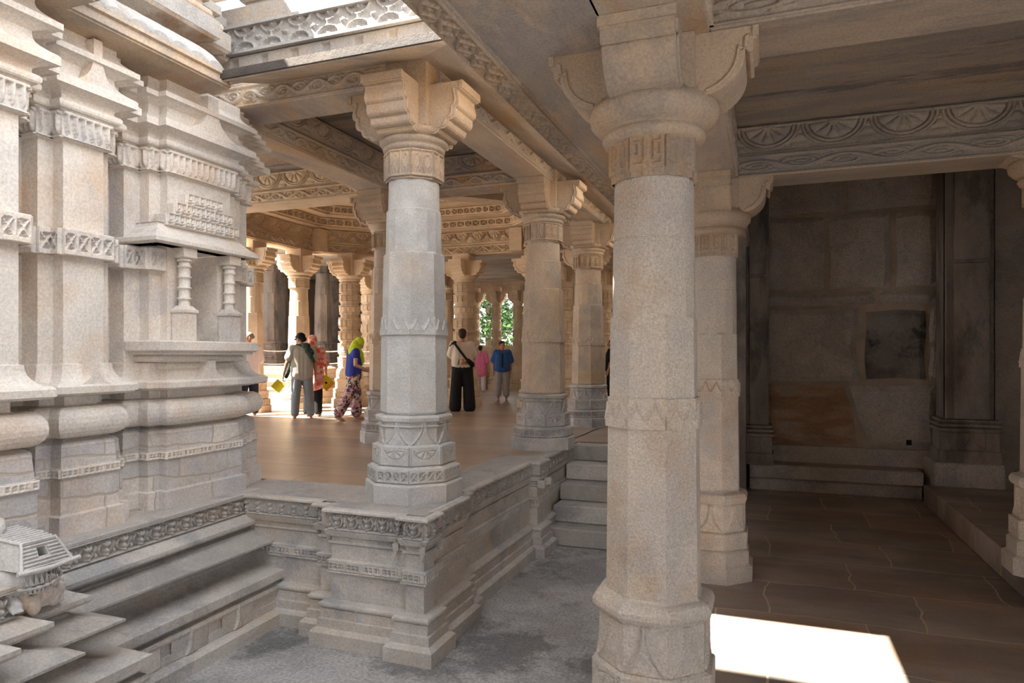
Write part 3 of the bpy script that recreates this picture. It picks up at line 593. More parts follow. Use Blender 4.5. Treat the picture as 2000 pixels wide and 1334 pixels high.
for b in ((-10.6,-2.3,5.32,9.25),(-16,-10.6,3,9.6),(-4.05,-2.3,9.25,24),(-10.6,-4.05,15.65,24),(-18,-10.6,14.3,24)): mb.box(*b, 5.15, 5.35)
for t in (((-10.45,9.25),(-8.75,9.25),(-10.45,10.95)),((-5.65,9.25),(-4.05,9.25),(-4.05,10.85)),((-4.05,14.05),(-4.05,15.65),(-5.65,15.65)),((-10.45,13.95),(-8.75,15.65),(-10.45,15.65))): mb.poly_prism(list(t), 5.15, 5.35)
mb.box(-10.6,-10.45,9.25,15.65,5.15,5.35)
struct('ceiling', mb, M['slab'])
# platform eave
EP = [(-4.30,4.50),(-2.12,4.50),(-2.12,16)]
pe = empty('platform_eave', (0,0,0), 'weathered grey stone eave jutting over the platform corner column', 'eave')
mb = MB(); sweep(mb, EP, [(-.62,4.86),(-.02,4.655),(-.0,4.66)]); mb.build('eave_soffit', M['beamy'], pe)
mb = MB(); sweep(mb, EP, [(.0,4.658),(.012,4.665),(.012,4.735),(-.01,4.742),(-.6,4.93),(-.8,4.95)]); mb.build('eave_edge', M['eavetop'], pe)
# parapet on the platform roof
pp = empty('roof_parapet', (0,0,0), 'sunlit white parapet with lattice and stepped-key bands above the platform roof', 'parapet')
PP = [(-5.05,5.30),(-1.5,5.30)]
mb = MB(); sweep(mb, PP, [(.0,4.90),(.0,5.28)]); mb.box(-5.05,-1.5,5.3,5.6,4.90,5.75); panel(mb, (-5.03,5.298,5.0), (1,0,0), (0,0,1), 3.5, .25, lambda U,T: 1-.9*(((np.abs((U%1)-.5) < .13) & (np.abs(T-.62) < .28))|((np.abs((U%1)-.5) < .34) & (np.abs(T-.30) < .12)))*1.0, .03, 10, .01)
mb.build('stepped_key_band', M['parapet2'], pp)
def f_lat(U, T):
    x = np.abs((U % 1-.5)*2); y = np.abs(T*2-1); c = np.hypot(1-x, 1-y); h = np.where((np.abs(c-.75) < .07) | (x > .94) | (y > .93) | (x+y < .22), 1, .35); return np.where((c < .62) & (c > .3), 0, h)
mb = MB(); mb.box(-5.05,-1.5,5.22,5.4,5.26,5.285); mb.box(-5.05,-1.5,5.20,5.4,5.50,5.53); panel(mb, (-5.03,5.27,5.285), (1,0,0), (0,0,1), 3.5, .215, f_lat, .04, 11, .01); mb.build('lattice_band', M['parapet'], pp)
mb = MB(); mb.box(-5.05,-1.5,5.45,5.6,5.53,5.66,0,.01)
for i in range(6):
    x = -4.9+i*.62; mb.box(x, x+.42, 5.47, 5.6, 5.70, 6.4, 0, .02); mb.box(x-.05, x+.47, 5.43, 5.6, 5.88, 5.96, 0, .02); mb.ball((x+.50, 5.5, 5.76), (.05,.05,.08), 8); mb.ball((x-.08, 5.5, 5.76), (.05,.05,.08), 8)
    if i < 5: mb.box(x+.44, x+.60, 5.5, 5.6, 5.86, 6.4)
mb.build('crenellations', M['parapet'], pp)
# ------------------------------------------------------------------ dome over the hall
dm = empty('carved_dome', (0,0,0), 'octagonal tiered dome ring with pierced and flower carved bands above the visitors', 'dome')
mb = MB()
prof = [(-.35,4.88),(.0,4.88),(.0,5.12),(.03,5.13),(.03,5.16),(.01,5.17),(.01,5.45),(.0,5.46),(.28,5.47),(.28,5.50),(.26,5.51),(.26,5.70),(.28,5.71),(.60,5.72),(.60,5.75),(.58,5.76),(.58,5.94),(.60,5.95),(.95,5.96),(.95,6.0),(.93,6.01),(.93,6.2),(1.35,6.22),(1.35,6.5),(1.8,6.52),(1.8,6.75),(2.3,6.8),(3.0,6.9)]
sweep(mb, OC, prof, closed=True, side=-1)
ip = offset_path(OC, 3.0, True, -1); mb.add([(p[0],p[1],6.9) for p in ip], [tuple(range(8))])
sweep(mb, OC, [(-.35,4.88),(-.35,5.3)], closed=True, side=-1)
mb.build('dome_tiers', M['hall'], dm)
cl = OC[3:8]
for nm, off, z0, z1, fn, dp, per in (('scroll_band',.0,4.90,5.11,f_scroll,.07,.34),('shell_band',.01,5.18,5.45,f_shell,.09,.45),('pierced_tier',.26,5.515,5.70,f_pierced,.07,.20),('pierced_tier',.58,5.765,5.94,f_pierced,.07,.16),('leaf_tier',.93,6.01,6.2,f_scroll,.05,.3)):
    mb = MB(); frieze(mb, cl, off, z0, z1, fn, dp, per, side=-1, res=.011); mb.build(nm, M['hall'], dm)
for x, y in ((-10.30,13.98),(-8.72,15.5),(-5.68,15.5),(-4.2,14.0)):
    mb = MB(); mb.lathe([(.12,5.46),(.13,5.40),(.08,5.36),(.10,5.32),(.05,5.26),(.06,5.22),(.0,5.16)], (0,0), 12); mb.box(-.16,.16,-.14,.14,4.88,5.44,0,.01); mb.build('pendant_block', M['hall'], dm, (x, y, 0))
# ------------------------------------------------------------------ hall columns
def C_base(b):
    prism_prof(b, [(.42,0),(.42,.18),(.40,.2),(.36,.22),(.36,.36),(.38,.38),(.38,.42),(.33,.46),(.33,.62),(.35,.64),(.35,.68),(.31,.70),(.31,.86),(.29,.92)], 8); oct_panels(b, .362, .235, .35, f_foliage, .02, 3, .012)
def H_shaft(s):
    prism_prof(s, [(.245,.73),(.235,1.5),(.24,1.6),(.225,2.2),(.215,2.21)], 8, cap=True); prism_prof(s, [(.22,2.2),(.216,2.55),(.205,2.56)], 16, cap=True); s.lathe([(.212,2.55),(.206,2.95)], n=24)
def H_band(s): prism_prof(s, [(.215,2.85),(.215,3.10)], 8); oct_panels(s, .216, 2.87, 3.08, f_foliage, .018, 2, .010)
def H_ring(c): c.lathe([(.21,3.08),(.25,3.10),(.27,3.13),(.25,3.16),(.30,3.18),(.33,3.22),(.31,3.26),(.1,3.27)], n=24)
Hs = dict(base=B_base, shaft=H_shaft, band=H_band, ring=H_ring, br=(.32,.22,.55,3.24,3.62,True), abacus=lambda a: a.box(-.22,.22,-.22,.22,3.26,3.80,0,.006))
def C_shaft(s):
    pr = [(.27,.86)]; z = .92
    random.seed(3)
    for h, a in ((.30,.27),(.10,.25),(.24,.26),(.08,.23),(.22,.25),(.08,.22),(.26,.245),(.10,.22),(.20,.24),(.10,.22),(.18,.235)):
        pr += [(a,z),(a,z+h-.03),(a+.025,z+h-.02),(a+.025,z+h)]; z += h
    pr += [(.21,z),(.21,3.05)]; prism_prof(s, pr, 12, cap=True)
    z = .92
    for h, a, fn in ((.30,.27,f_spear),(.10,.25,None),(.24,.26,f_foliage),(.08,.23,None),(.22,.25,f_foliage),(.08,.22,None),(.26,.245,f_foliage),(.10,.22,None),(.20,.24,f_spear),(.10,.22,None),(.18,.235,f_foliage)):
        if fn: oct_panels(s, a+.001, z+.01, z+h-.035, fn, .022, 1, .012, n=12)
        z += h
def C_band(s): prism_prof(s, [(.235,2.80),(.235,3.08)], 12); oct_panels(s, .236, 2.83, 3.05, f_foliage, .02, 1, .012, n=12)
Cs = dict(base=C_base, shaft=C_shaft, band=C_band, ring=H_ring, br=(.32,.22,.55,3.24,3.62,True), abacus=lambda a: a.box(-.22,.22,-.22,.22,3.26,3.80,0,.006))
hm = (M['hall'],)*3
h1 = column(Hs, (*spot(584,16.4),PZ), 'sunlit smooth column behind the two visitors with yellow papers', None, hm)
put(h1, (*spot(492,15.2),PZ), 'sunlit column partly hidden by the shrine wall corner, above the man in white')
put(h1, (*spot(1146,15.2),PZ), 'smooth hall column tucked behind the shaded rear column')
c1 = column(Cs, (*spot(683,17.1),PZ), 'richly carved banded column, sunlit, behind the woman in the lime scarf', None, hm)
put(c1, (*spot(906,17.2),PZ), 'carved banded column in front of which the man in black trousers stands')
put(c1, (*spot(1046,16.6),PZ), 'carved dome column mostly hidden by the tan column at the head of the steps')
put(c1, (*spot(790,17.7),PZ), 'carved dome column concealed by the pale corner column')
put(h1, (*spot(872,20.0),PZ), 'smooth column edge lit beside the pale corner column')
put(c1, (*spot(1100,18.5),PZ), 'carved column glimpsed between the two shaded rear columns')
put(c1, (*spot(1178,19.5),PZ), 'carved hall column seen beside the edge of the nearest column', None)
d1 = column(Hs, (*spot(527,21.0),PZ+.96), 'dim column in the dark hall behind the ropes, left of the smooth sunlit column', None, (M['pil'],)*3)  # deep shade of the raised hall put into these columns' darker stone
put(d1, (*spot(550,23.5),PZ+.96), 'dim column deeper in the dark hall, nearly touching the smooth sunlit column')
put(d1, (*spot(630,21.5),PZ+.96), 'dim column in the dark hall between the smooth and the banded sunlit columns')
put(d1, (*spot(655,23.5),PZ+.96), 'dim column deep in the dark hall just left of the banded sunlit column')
put(c1, (*spot(722,20.5),PZ), 'carved column right of the woman in the lime scarf')
# raised hall behind the dome columns
rh = empty('raised_hall_plinth', (0,0,0), 'moulded plinth of the dark raised hall behind the rope barrier', 'plinth')
RP = [(-16,14.9),(-11.0,14.9),(-11.0,16.0),(-12.3,17.2),(-12.7,23)]
mb = MB(); sweep(mb, RP, [(.12,1.1),(.12,1.25),(.06,1.28),(.06,1.42)]+torus_prof(.02,1.42,1.52,.08,5)+[(0,1.54),(0,1.62),(.10,1.66),(.10,1.70),(.02,1.76),(.02,1.84),(.05,1.86),(.05,2.02),(.0,2.05),(-.1,2.08)])
frieze(mb, RP, .05, 1.86, 2.02, f_foliage, .03, .2, res=.02)
mb.flat(RP+[(-16,23)], 2.06); mb.build('moulded_courses', M['warm'], rh)
mb = MB(); mb.box(-18,-12.7,23,23.3,-1,5.3); mb.box(-16.3,-16,14.3,23,-1,5.3); struct('wall_rear', mb, M['pil'])  # dark stone here also stands in for the shade of the raised hall
mb = MB(); mb.box(-12.7,-.9,24,24.3,.5,2.75); mb.box(-12.7,-.9,23.9,24.3,4.75,5.3); mb.box(-8.2,-.9,23.95,24.3,2.7,4.8); struct('wall_far', mb, M['warm'])
for x, l in ((-11.6,'outer hall column left of the foliage'),(-9.6,'outer hall column directly between the two foliage gaps'),(-8.75,'outer hall column right of the foliage gaps'),(-10.47,'outer hall column at the left edge of the foliage gap')):
    put(c1, (x+.15,23.55,PZ), l).scale = (.72,.72,1)
mb = MB(); mb.box(-2.4,-.9,13.9,14.2,1.1,5.3); mb.box(-2.4,-2.2,14.2,24,4.4,5.3); struct('wall_inner', mb, M['hall'])
# ------------------------------------------------------------------ right aisle walls
wb = MB()
WY = 13.20
wb.box(-.35,6,WY+.02,WY+.4,0,5.9,0)
def blk(x0, x1, z0, z1, mat, y=WY, cut=None, skew=0, dep=.045):
    r = random.random
    b = .012
    nx, nz = max(3, int((x1-x0)/.09)), max(3, int((z1-z0)/.09)); P = np.zeros((nx+1, nz+1, 3))
    ph = r()*9
    for i in range(nx+1):
        for j in range(nz+1):
            s, t = i/nx, j/nz; e = min(s*(x1-x0), (1-s)*(x1-x0), t*(z1-z0), (1-t)*(z1-z0))
            x = x0+(x1-x0)*s+.014*math.sin(t*7+ph)+skew*(1-t)*(s if x0 < 0 else 1-s); z = z0+(z1-z0)*t+.012*math.sin(s*6+ph*2)
            P[i, j] = (x, y-(dep if e > .001 else 0)+.006*math.sin(s*9+ph)*math.sin(t*8+ph), z)
    wb.grid(P, mat, False)
# courses measured off the wall: (x0,x1,z0,z1,material)
for a in ((-.05,1.22,4.88,5.65,1),(1.30,2.65,4.88,5.65,1),(-.05,.93,3.53,4.81,1),(1.02,1.95,3.53,4.81,1),(2.05,2.65,3.53,4.79,1),(-.05,1.72,3.24,3.46,1),(1.79,2.62,3.24,3.46,1),(-.05,1.45,1.90,3.18,1),(1.58,2.48,1.96,3.12,3),(2.54,2.68,2.55,3.15,1),(2.54,2.68,1.95,2.50,1)): blk(*a)
blk(-.05,1.25,.79,1.84,2,skew=.22); blk(1.31,2.62,.79,1.84,1,skew=.32)
wb.box(.20,.48,WY-.053,WY,1.62,1.84,4,.01); wb.box(2.19,2.27,WY-.050,WY-.03,.78+.06,.93,5)  # last box: black patch standing in for the dark inside of a small hole
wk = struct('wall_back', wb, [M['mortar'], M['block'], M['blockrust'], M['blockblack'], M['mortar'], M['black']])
mb = MB(); mb.box(-.2,6,WY-.10,WY+.1,.45,.76,0,.012); struct('trim_1', mb, M['block'])
mb = MB(); mb.box(-.95,-.35,12.2,13.6,-.1,5.8); mb.box(-.95,-.8,12.2,24,0,5.3); struct('wall_inner', mb, M['pil'])
for y0, z0, z1, x0, x1, lab, m in ((12.72,0,.225,-.3,2.34,'lower of the two long stone ledges under the dark block wall','block'),(12.60,.235,.47,-.3,2.34,'upper long stone ledge lying under the dark block wall','block')):
    mb = MB(); mb.box(x0,x1,y0,WY,z0,z1,0,.02); tag(mb.build('stone_ledge', M[m]), lab, 'ledge')
mb = MB(); mb.box(2.30,5.58,-5,12.35,.01,.32,0,.015); o = mb.build('kerbed_plinth', M['flags']); tag(o, 'low raised stone floor with a kerb along the right side of the aisle', 'kerb')
mb = MB(); mb.box(2.44,3.36,12.3,WY+.1,.01,.685,0,.015); tag(mb.build('stone_block_step', M['block']), 'big square stone block under the dark pilaster at the end of the kerb', 'block')
def pilaster(x0, x1, y, z0, label, mat, wtop=5.7):
    r = empty('pilaster', ((x0+x1)/2, y, z0), label, 'pilaster'); w = (x1-x0)/2; H = wtop-z0
    mb = MB(); q = lambda h, d: [(-h,.2),(-h,-d),(h,-d),(h,.2)]
    sq = [(-w*.84,.6),(-w*.84,0),(w*.84,0),(w*.84,.6)]
    sweep(mb, sq, [(.07,0),(.07,.18),(.04,.20),(.04,.46)]+torus_prof(.04,.47,.54,.04,5)+torus_prof(.02,.55,.61,.05,5)+[(.03,.62),(.05,.64),(.05,.67),(0,.68)]); mb.add([(-w*.9,-.07,.68),(w*.9,-.07,.68),(w*.9,.6,.68),(-w*.9,.6,.68)], [(0,1,2,3)])
    panel(mb, (-w*.5,-.04,.21), (1,0,0), (0,0,1), w, .25, f_frond, .02, 1, .012); mb.build('base', mat, r)
    mb = MB(); mb.box(-w*.80,w*.80,.03,.6,.66,H); mb.box(-w*.50,w*.62,-.03,.1,.68,H*.62,0,.008); mb.box(-w*.50,w*.62,-.05,.1,H*.63,H-.05,0,.008); mb.box(-w*.80,-w*.72,.0,.1,.68,H); mb.build('shaft', mat, r)
    return r
pilaster(2.52,3.34,12.42,.685,'dark stained pilaster standing on a square block in the aisle corner',M['pil'])
pilaster(-.42,.06,12.62,.47,'grey pilaster rising from the long ledges at the end of the dark block wall',M['pil'])
mb = MB(); mb.box(3.42,6,13.0,13.4,0,5.8); mb.box(5.6,6,5.2,13.4,0,5.8); mb.box(5.6,6,1.4,5.2,0,5.8); mb.box(5.6,6,-5,1.4,3.9,5.0); struct('wall_right', mb, M['block'])  # opening near the camera in this unseen wall added to brighten the aisle
mb = MB(); mb.box(-16,6,-5.4,-5,0,6.2); struct('wall_front', mb, M['marble'])
# ------------------------------------------------------------------ rope barrier
rp = empty('rope_barrier', (0,0,0), 'two slack pale ropes strung between the hall columns behind the visitors', 'rope')
for z in (2.50, 2.20):
    for a, b in ((492,584),(584,683),(683,745)):
        p, q = spot(a, 15.3+(a-492)*.011), spot(b, 15.3+(b-492)*.011); mb = MB()
        mb.tube([(p[0]+(q[0]-p[0])*t, p[1]+(q[1]-p[1])*t, z-.05*math.sin(t*PI)) for t in np.linspace(0, 1, 9)], .012, 6); mb.build('rope', M['rope'], rp)
# ------------------------------------------------------------------ trees outside
def tree(x, y, h, r, label, n=5200):
    root = empty('tree', (x, y, -.35), label, 'tree', None); mb = MB(); mb.tube([(0,0,0),(.1,.05,h*.3),(.0,.1,h*.7)], [.22,.18,.08], 8)
    for k in range(7): a = k*.9; mb.tube([(0,.05,h*(.25+.06*k)),(math.cos(a)*r*.6,math.sin(a)*r*.6,h*(.45+.06*k))], [.07,.02], 6)
    mb.build('trunk', M['bark'], root)
    rng = np.random.default_rng(int(abs(x)*10)); cl = []
    for k in range(26): d = rng.normal(size=3); d /= np.linalg.norm(d); cl.append((d*rng.uniform(.35,.85)*np.array((r,r,h*.42)), rng.uniform(.5,.9)))
    V = []; F = []
    for i in range(n):
        c, s = cl[rng.integers(26)]; d = rng.normal(size=3); d /= np.linalg.norm(d); p = c+d*s*rng.uniform(.6,1)+np.array((0,0,h*.58))
        a = rng.normal(size=3); a /= np.linalg.norm(a); b = np.cross(a, d+.3); b /= np.linalg.norm(b)+1e-6; L = rng.uniform(.10,.17); k = len(V)
        V += [p-a*L, p+b*L*.45, p+a*L, p-b*L*.45]; F.append((k,k+1,k+2,k+3))
    mb = MB(); mb.add(V, F); mb.build('foliage', M['leaf'], root); return root
tree(*spot(950,33), 9, 2.3, 'leafy green tree seen through the gap beside the column behind the man in blue')
tree(*spot(1075,37), 9, 2.6, 'leafy green tree seen through the gap right of the man in blue')
tree(*spot(800,38), 9, 2.6, 'dark leafy tree glimpsed beside the banded column')

mb = MB(); A0 = [(-1.38,6.06,.05),(-1.30,5.98,.06),(-1.18,5.94,.035),(-1.05,5.95,.04),(-.9,5.98,.05),(-.78,5.97,.03),(-.7,5.95,.05)]
mb.add([(x,y-w,.004) for x, y, w in A0]+[(x,y+w,.004) for x, y, w in A0], [(i,i+1,8+i,7+i) for i in range(6)]); tag(mb.build('pale_streak', M['marble']), 'thin pale streak on the grey courtyard paving below the steps', 'stain')  # flat pale strip just above the paving
# ------------------------------------------------------------------ bodies grown from limbs
def capsule(mb, a, b, r0, r1, n=12):
    a, b = np.array(a, float), np.array(b, float); d = b-a; L = np.linalg.norm(d)+1e-9; d /= L
    up = np.array((0,0,1.)) if abs(d[2]) < .9 else np.array((1.,0,0)); x = np.cross(up, d); x /= np.linalg.norm(x); y = np.cross(d, x)
    prof = [(r0*math.cos(t), -r0*math.sin(t)) for t in np.linspace(PI/2, 0, 5)]+[(r1*math.cos(t), L+r1*math.sin(t)) for t in np.linspace(0, PI/2, 5)]
    A = np.linspace(0, 2*PI, n+1)[:-1]; V = []
    for (r, h) in prof: V += [a+d*h+max(r, 1e-4)*(math.cos(t)*x+math.sin(t)*y) for t in A]
    F = [(j*n+i, j*n+(i+1) % n, (j+1)*n+(i+1) % n, (j+1)*n+i) for j in range(len(prof)-1) for i in range(n)]
    F += [tuple(range(n-1,-1,-1)), tuple(range((len(prof)-1)*n, len(prof)*n))]; mb.add(V, F)
def ellip(mb, c, r, rot=None, n=10):
    V = []; F = []; m = 2*n
    for j in range(1, n):
        w = -PI/2+PI*j/n; V += [(math.cos(w)*math.cos(2*PI*i/m), math.cos(w)*math.sin(2*PI*i/m), math.sin(w)) for i in range(m)]
    V = [(0,0,-1)]+V+[(0,0,1)]; V = np.array(V)*np.array(r)
    if rot is not None: V = V@np.array(Matrix.Rotation(rot[0], 3, rot[1])).T
    V = V+np.array(c); k = lambda j, i: 1+j*m+i % m
    F = [(0, k(0,i+1), k(0,i)) for i in range(m)]+[(k(j,i), k(j,i+1), k(j+1,i+1), k(j+1,i)) for j in range(n-2) for i in range(m)]+[(len(V)-1, k(n-2,i), k(n-2,i+1)) for i in range(m)]
    mb.add(V, F)
def fuse(mb, name, mat, parent, vox=.008, smooth=4, rz=0):
    """melts the pieces in mb into one continuous skin"""
    me = mb.mesh(name, mat); o = bpy.data.objects.new(name, me); COL.objects.link(o)
    r = o.modifiers.new('r', 'REMESH'); r.mode = 'VOXEL'; r.voxel_size = vox; r.use_smooth_shade = True
    s = o.modifiers.new('s', 'SMOOTH'); s.iterations = smooth; s.factor = .5
    dg = bpy.context.evaluated_depsgraph_get(); dg.update(); m2 = bpy.data.meshes.new_from_object(o.evaluated_get(dg)); o.modifiers.clear(); o.data = m2
    if not m2.materials: m2.materials.append(mat)
    m2.polygons.foreach_set('use_smooth', [True]*len(m2.polygons))
    if parent: o.parent = parent
    return o
def V3(*a): return np.array(a, float)
def hand(mb, wrist, d, thumb, curl=.5, L=.19):
    """palm, four curled fingers and a side thumb; d points to the fingertips, thumb is the thumb side"""
    d = V3(*d); d /= np.linalg.norm(d); t = V3(*thumb); t -= d*(t@d); t /= np.linalg.norm(t); n = np.cross(d, t); w = V3(*wrist)
    for k in (-1, 0, 1): capsule(mb, w+t*k*.018, w+d*.085+t*k*.025, .016, .014, 8)
    for i, (k, l) in enumerate(((.033,.070),(.011,.080),(-.011,.074),(-.032,.058))):
        p = w+d*.088+t*k; ang = curl*.7; q = p+(d*math.cos(ang)+n*math.sin(ang))*l*.5; ang = curl*1.7; e = q+(d*math.cos(ang)+n*math.sin(ang))*l*.5
        capsule(mb, p, q, .0105, .0095, 8); capsule(mb, q, e, .0095, .008, 8)
    p = w+d*.025+t*.03; q = p+(d*.6+t*.7+n*.2)*.042; capsule(mb, p, q, .014, .011, 8); capsule(mb, q, q+(d*.9+t*.15+n*.35)*.032, .011, .009, 8)
def person(px, D, H, face, label, J, skin, zb=PZ, vox=.009):
    """J: joints in body space (x right, y forward, z up, for a 1.75 m figure)"""
    x, y = spot(px, D); root = empty('person', (x, y, zb), label, 'person', None, face); k = H/1.75
    root.scale = (k, k, k)
    g = lambda n: V3(*J[n])
    mb = MB()
    # torso, neck, head
    capsule(mb, g('hip'), g('chest'), .125, .13); 
    for s in (-1, 1): capsule(mb, g('hip')+V3(s*.05,0,0), g('chest')+V3(s*.06,0,.02), .11, .115)
    capsule(mb, g('chest'), g('neck'), .10, .055); capsule(mb, g('neck'), g('head')-V3(0,0,.04), .052, .05)
    h = g('head'); f = V3(*J.get('look', (0,1,0))); f /= np.linalg.norm(f); sd = np.cross(f, (0,0,1)); sd /= np.linalg.norm(sd)+1e-9; u = np.cross(sd, f)
    P = lambda a, b, c: h+sd*a+f*b+u*c
    ellip(mb, P(0,-.012,.03), (.077,.077,.085)); ellip(mb, P(0,.022,-.02), (.06,.062,.085)); ellip(mb, P(0,.05,-.075), (.032,.028,.028))
    capsule(mb, P(0,.078,.015), P(0,.104,-.022), .010, .015, 8); capsule(mb, P(-.024,.083,-.056), P(.024,.083,-.056), .008, .008, 8); capsule(mb, P(-.04,.072,.03), P(.04,.072,.03), .012, .012, 8)
    for s in (-1, 1): ellip(mb, P(s*.078,-.005,.0), (.014,.022,.034)); ellip(mb, P(s*.038,.055,-.02), (.022,.022,.02))
    for s in 'LR':
        capsule(mb, g('chest')+V3(0,0,.07), g('sh'+s), .06, .058); capsule(mb, g('sh'+s), g('el'+s), .05, .038); capsule(mb, g('el'+s), g('wr'+s), .040, .025)
        hd = J.get('hd'+s) or tuple(g('wr'+s)-g('el'+s)); hand(mb, g('wr'+s), hd, J.get('th'+s, (0,1,0)), J.get('curl'+s, .6))
        capsule(mb, g('hip'), g('hp'+s), .10, .088); capsule(mb, g('hp'+s), g('kn'+s), .086, .056); capsule(mb, g('kn'+s), g('an'+s)+V3(0,0,.0), .056, .037)
        a = g('an'+s); t = V3(*J.get('toe'+s, (.02 if s == 'R' else -.02,1,0))); t /= np.linalg.norm(t)
        capsule(mb, a-t*.03-V3(0,0,.045), a+t*.10-V3(0,0,.055), .034, .030); capsule(mb, a+t*.08-V3(0,0,.058), a+t*.165-V3(0,0,.066), .035, .020)
        q = np.cross(t, (0,0,1))
        for i, b in enumerate((-1.6,-.8,0,.8,1.6)): capsule(mb, a+t*.15+q*b*.017-V3(0,0,.068), a+t*.185+q*b*.018-V3(0,0,.072), .011, .009, 6)
    o = fuse(mb, 'body', M[skin], root, vox, 2)
    for s in (-1, 1): e = MB(); e.ball(tuple(P(s*.031,.074,.012)), .010, 6); e.build('eye', M['black'], root)
    return root, g, P
STAND = dict(hip=(0,0,.93), chest=(0,.0,1.27), neck=(0,-.01,1.45), head=(0,.01,1.61), shL=(-.18,0,1.40), shR=(.18,0,1.40), elL=(-.25,-.02,1.12), elR=(.25,-.02,1.12), wrL=(-.26,.05,.87), wrR=(.26,.05,.87),
             hpL=(-.09,0,.90), hpR=(.09,0,.90), knL=(-.11,.02,.50), knR=(.11,.02,.50), anL=(-.12,-.01,.09), anR=(.12,-.01,.09))
def pose(**k): d = dict(STAND); d.update(k); return d
def shirt(g, name, mat, root, hem=.80, sleeve=.6, loose=.03, flare=.0):
    mb = MB(); a = loose+.022
    for s in (-1, 0, 1):
        capsule(mb, g('hip')*0+V3(g('hip')[0]+s*.07, g('hip')[1], hem+.10), g('chest')+V3(s*.075,0,.03), .10+a+flare, .10+a*.7)
    capsule(mb, g('chest'), g('neck')-V3(0,0,.06), .135, .085)
    for s in 'LR':
        capsule(mb, g('chest')+V3(0,0,.10), g('sh'+s), .065+a*.5, .062+a*.4); e = g('sh'+s)+(g('el'+s)-g('sh'+s))*sleeve; capsule(mb, g('sh'+s), e, .062+a*.4, .060+a*.6)
    return fuse(mb, name, mat, root, .011, 10)
def trousers(g, name, mat, root, top=1.0, wide=.03, cuff=.12, bell=0):
    mb = MB()
    for s in (-1, 1): capsule(mb, g('hip')+V3(s*.04,0,.05), g('hip')+V3(s*.05,0,-.05), .108+wide*.5, .115+wide*.5)
    for s in 'LR':
        an = g('an'+s); kn = g('kn'+s); e = an+(kn-an)*cuff
        capsule(mb, g('hp'+s)+V3(0,0,.02), kn, .097+wide*.7, .066+wide); capsule(mb, kn, e, .066+wide, .050+wide*1.1+bell)
    return fuse(mb, name, mat, root, .011, 3)
def cap_hair(P, mat, root, name='hair', low=0, back=.0, r=1.0):
    mb = MB(); ellip(mb, P(0,-.024,.045), (.087*r,.086*r,.084*r)); ellip(mb, P(0,-.05,-.0-low), (.078,.06,.07+low)); return fuse(mb, name, mat, root, .009, 2)
def ang_to_cam(px): return YAW-math.atan((px-1000)/FPX)          # facing away from the camera
# man in beige shirt, back turned, walking left with dark cap and scarf
J = pose(head=(-.03,.06,1.59), neck=(0,0,1.44), look=(-.75,.65,-.05), wrL=(-.36,.0,.86), elL=(-.29,-.05,1.12), hdL=(-.1,.15,-1), curlL=1.2, anL=(-.14,-.02,.09), anR=(.17,.0,.09), knR=(.13,.03,.50), knL=(-.12,.03,.50))
r, g, P = person(590, 13.65, 1.74, ang_to_cam(590)+.05, 'person in beige shirt and black cap with a yellow paper, back turned', J, 'skin')
shirt(g, 'shirt', M['beige'], r, .80, .62, .035); trousers(g, 'trousers', M['grey_cloth'], r, wide=.028, cuff=.05)
mb = MB(); ellip(mb, P(0,-.015,.055), (.092,.094,.085)); ellip(mb, P(0,-.07,.0), (.07,.05,.06)); capsule(mb, P(-.03,.07,.05), P(.03,.07,.05), .03, .03); fuse(mb, 'cap', M['black'], r, .009, 2)
mb = MB(); mb.tube([tuple(P(-.08,.02,.012)),tuple(P(-.07,.09,.01)),tuple(P(.07,.09,.01)),tuple(P(.08,.02,.012))], .006, 6)
for s in (-1, 1): mb.ball(tuple(P(s*.034,.094,.006)), (.024,.012,.018), 6)
mb.build('sunglasses', M['black'], r)
mb = MB(); N = g('neck')
capsule(mb, N+V3(-.10,.02,.01), N+V3(.10,-.04,.02), .045, .06); capsule(mb, N+V3(.06,-.07,.02), N+V3(.17,-.13,-.12), .065, .06); capsule(mb, N+V3(.10,-.12,-.08), N+V3(.22,-.12,-.30), .06, .03); capsule(mb, N+V3(-.10,.02,0), N+V3(-.24,.05,-.42), .03, .05); capsule(mb, N+V3(-.24,.05,-.42), N+V3(-.30,.04,-.60), .05, .04); fuse(mb, 'scarf', M['dkgreen'], r, .011, 2)
def held(name, w, h, mat, pos, rz, tilt, label, cat, extra=None):
    mb = MB(); n = 8
    for i in range(n):
        a0, a1 = i/n, (i+1)/n; f = lambda t: .03*math.sin(t*PI)
        mb.add([(-w/2+w*a0,f(a0),-h/2),(-w/2+w*a1,f(a1),-h/2),(-w/2+w*a1,f(a1),h/2),(-w/2+w*a0,f(a0),h/2),(-w/2+w*a0,f(a0)+.004,-h/2),(-w/2+w*a1,f(a1)+.004,-h/2),(-w/2+w*a1,f(a1)+.004,h/2),(-w/2+w*a0,f(a0)+.004,h/2)],
               [(0,1,2,3),(7,6,5,4),(0,4,5,1),(3,2,6,7)], 1 if (extra and i >= 6) else 0)
    if extra: mb.box(-.02,.02,-.03,.0,-.02,.02,2)
    o = mb.build(name, [mat, M['orange'], M['black']]); o.location = pos; o.rotation_euler = (0, tilt, rz); return tag(o, label, cat)
p = r.matrix_basis @ Vector(J['wrL']); c = ang_to_cam(560)
rm = Matrix.Translation(r.location) @ Matrix.Rotation(r.rotation_euler.z, 4, 'Z') @ Matrix.Scale(r.scale[0], 4)
p = rm @ Vector(J['wrL'])
held('paper', .20, .20, M['yellow'], (p.x-.08, p.y-.05, p.z-.20), ang_to_cam(560), math.radians(40), 'yellow folded paper held in the left hand of the person in beige', 'paper')
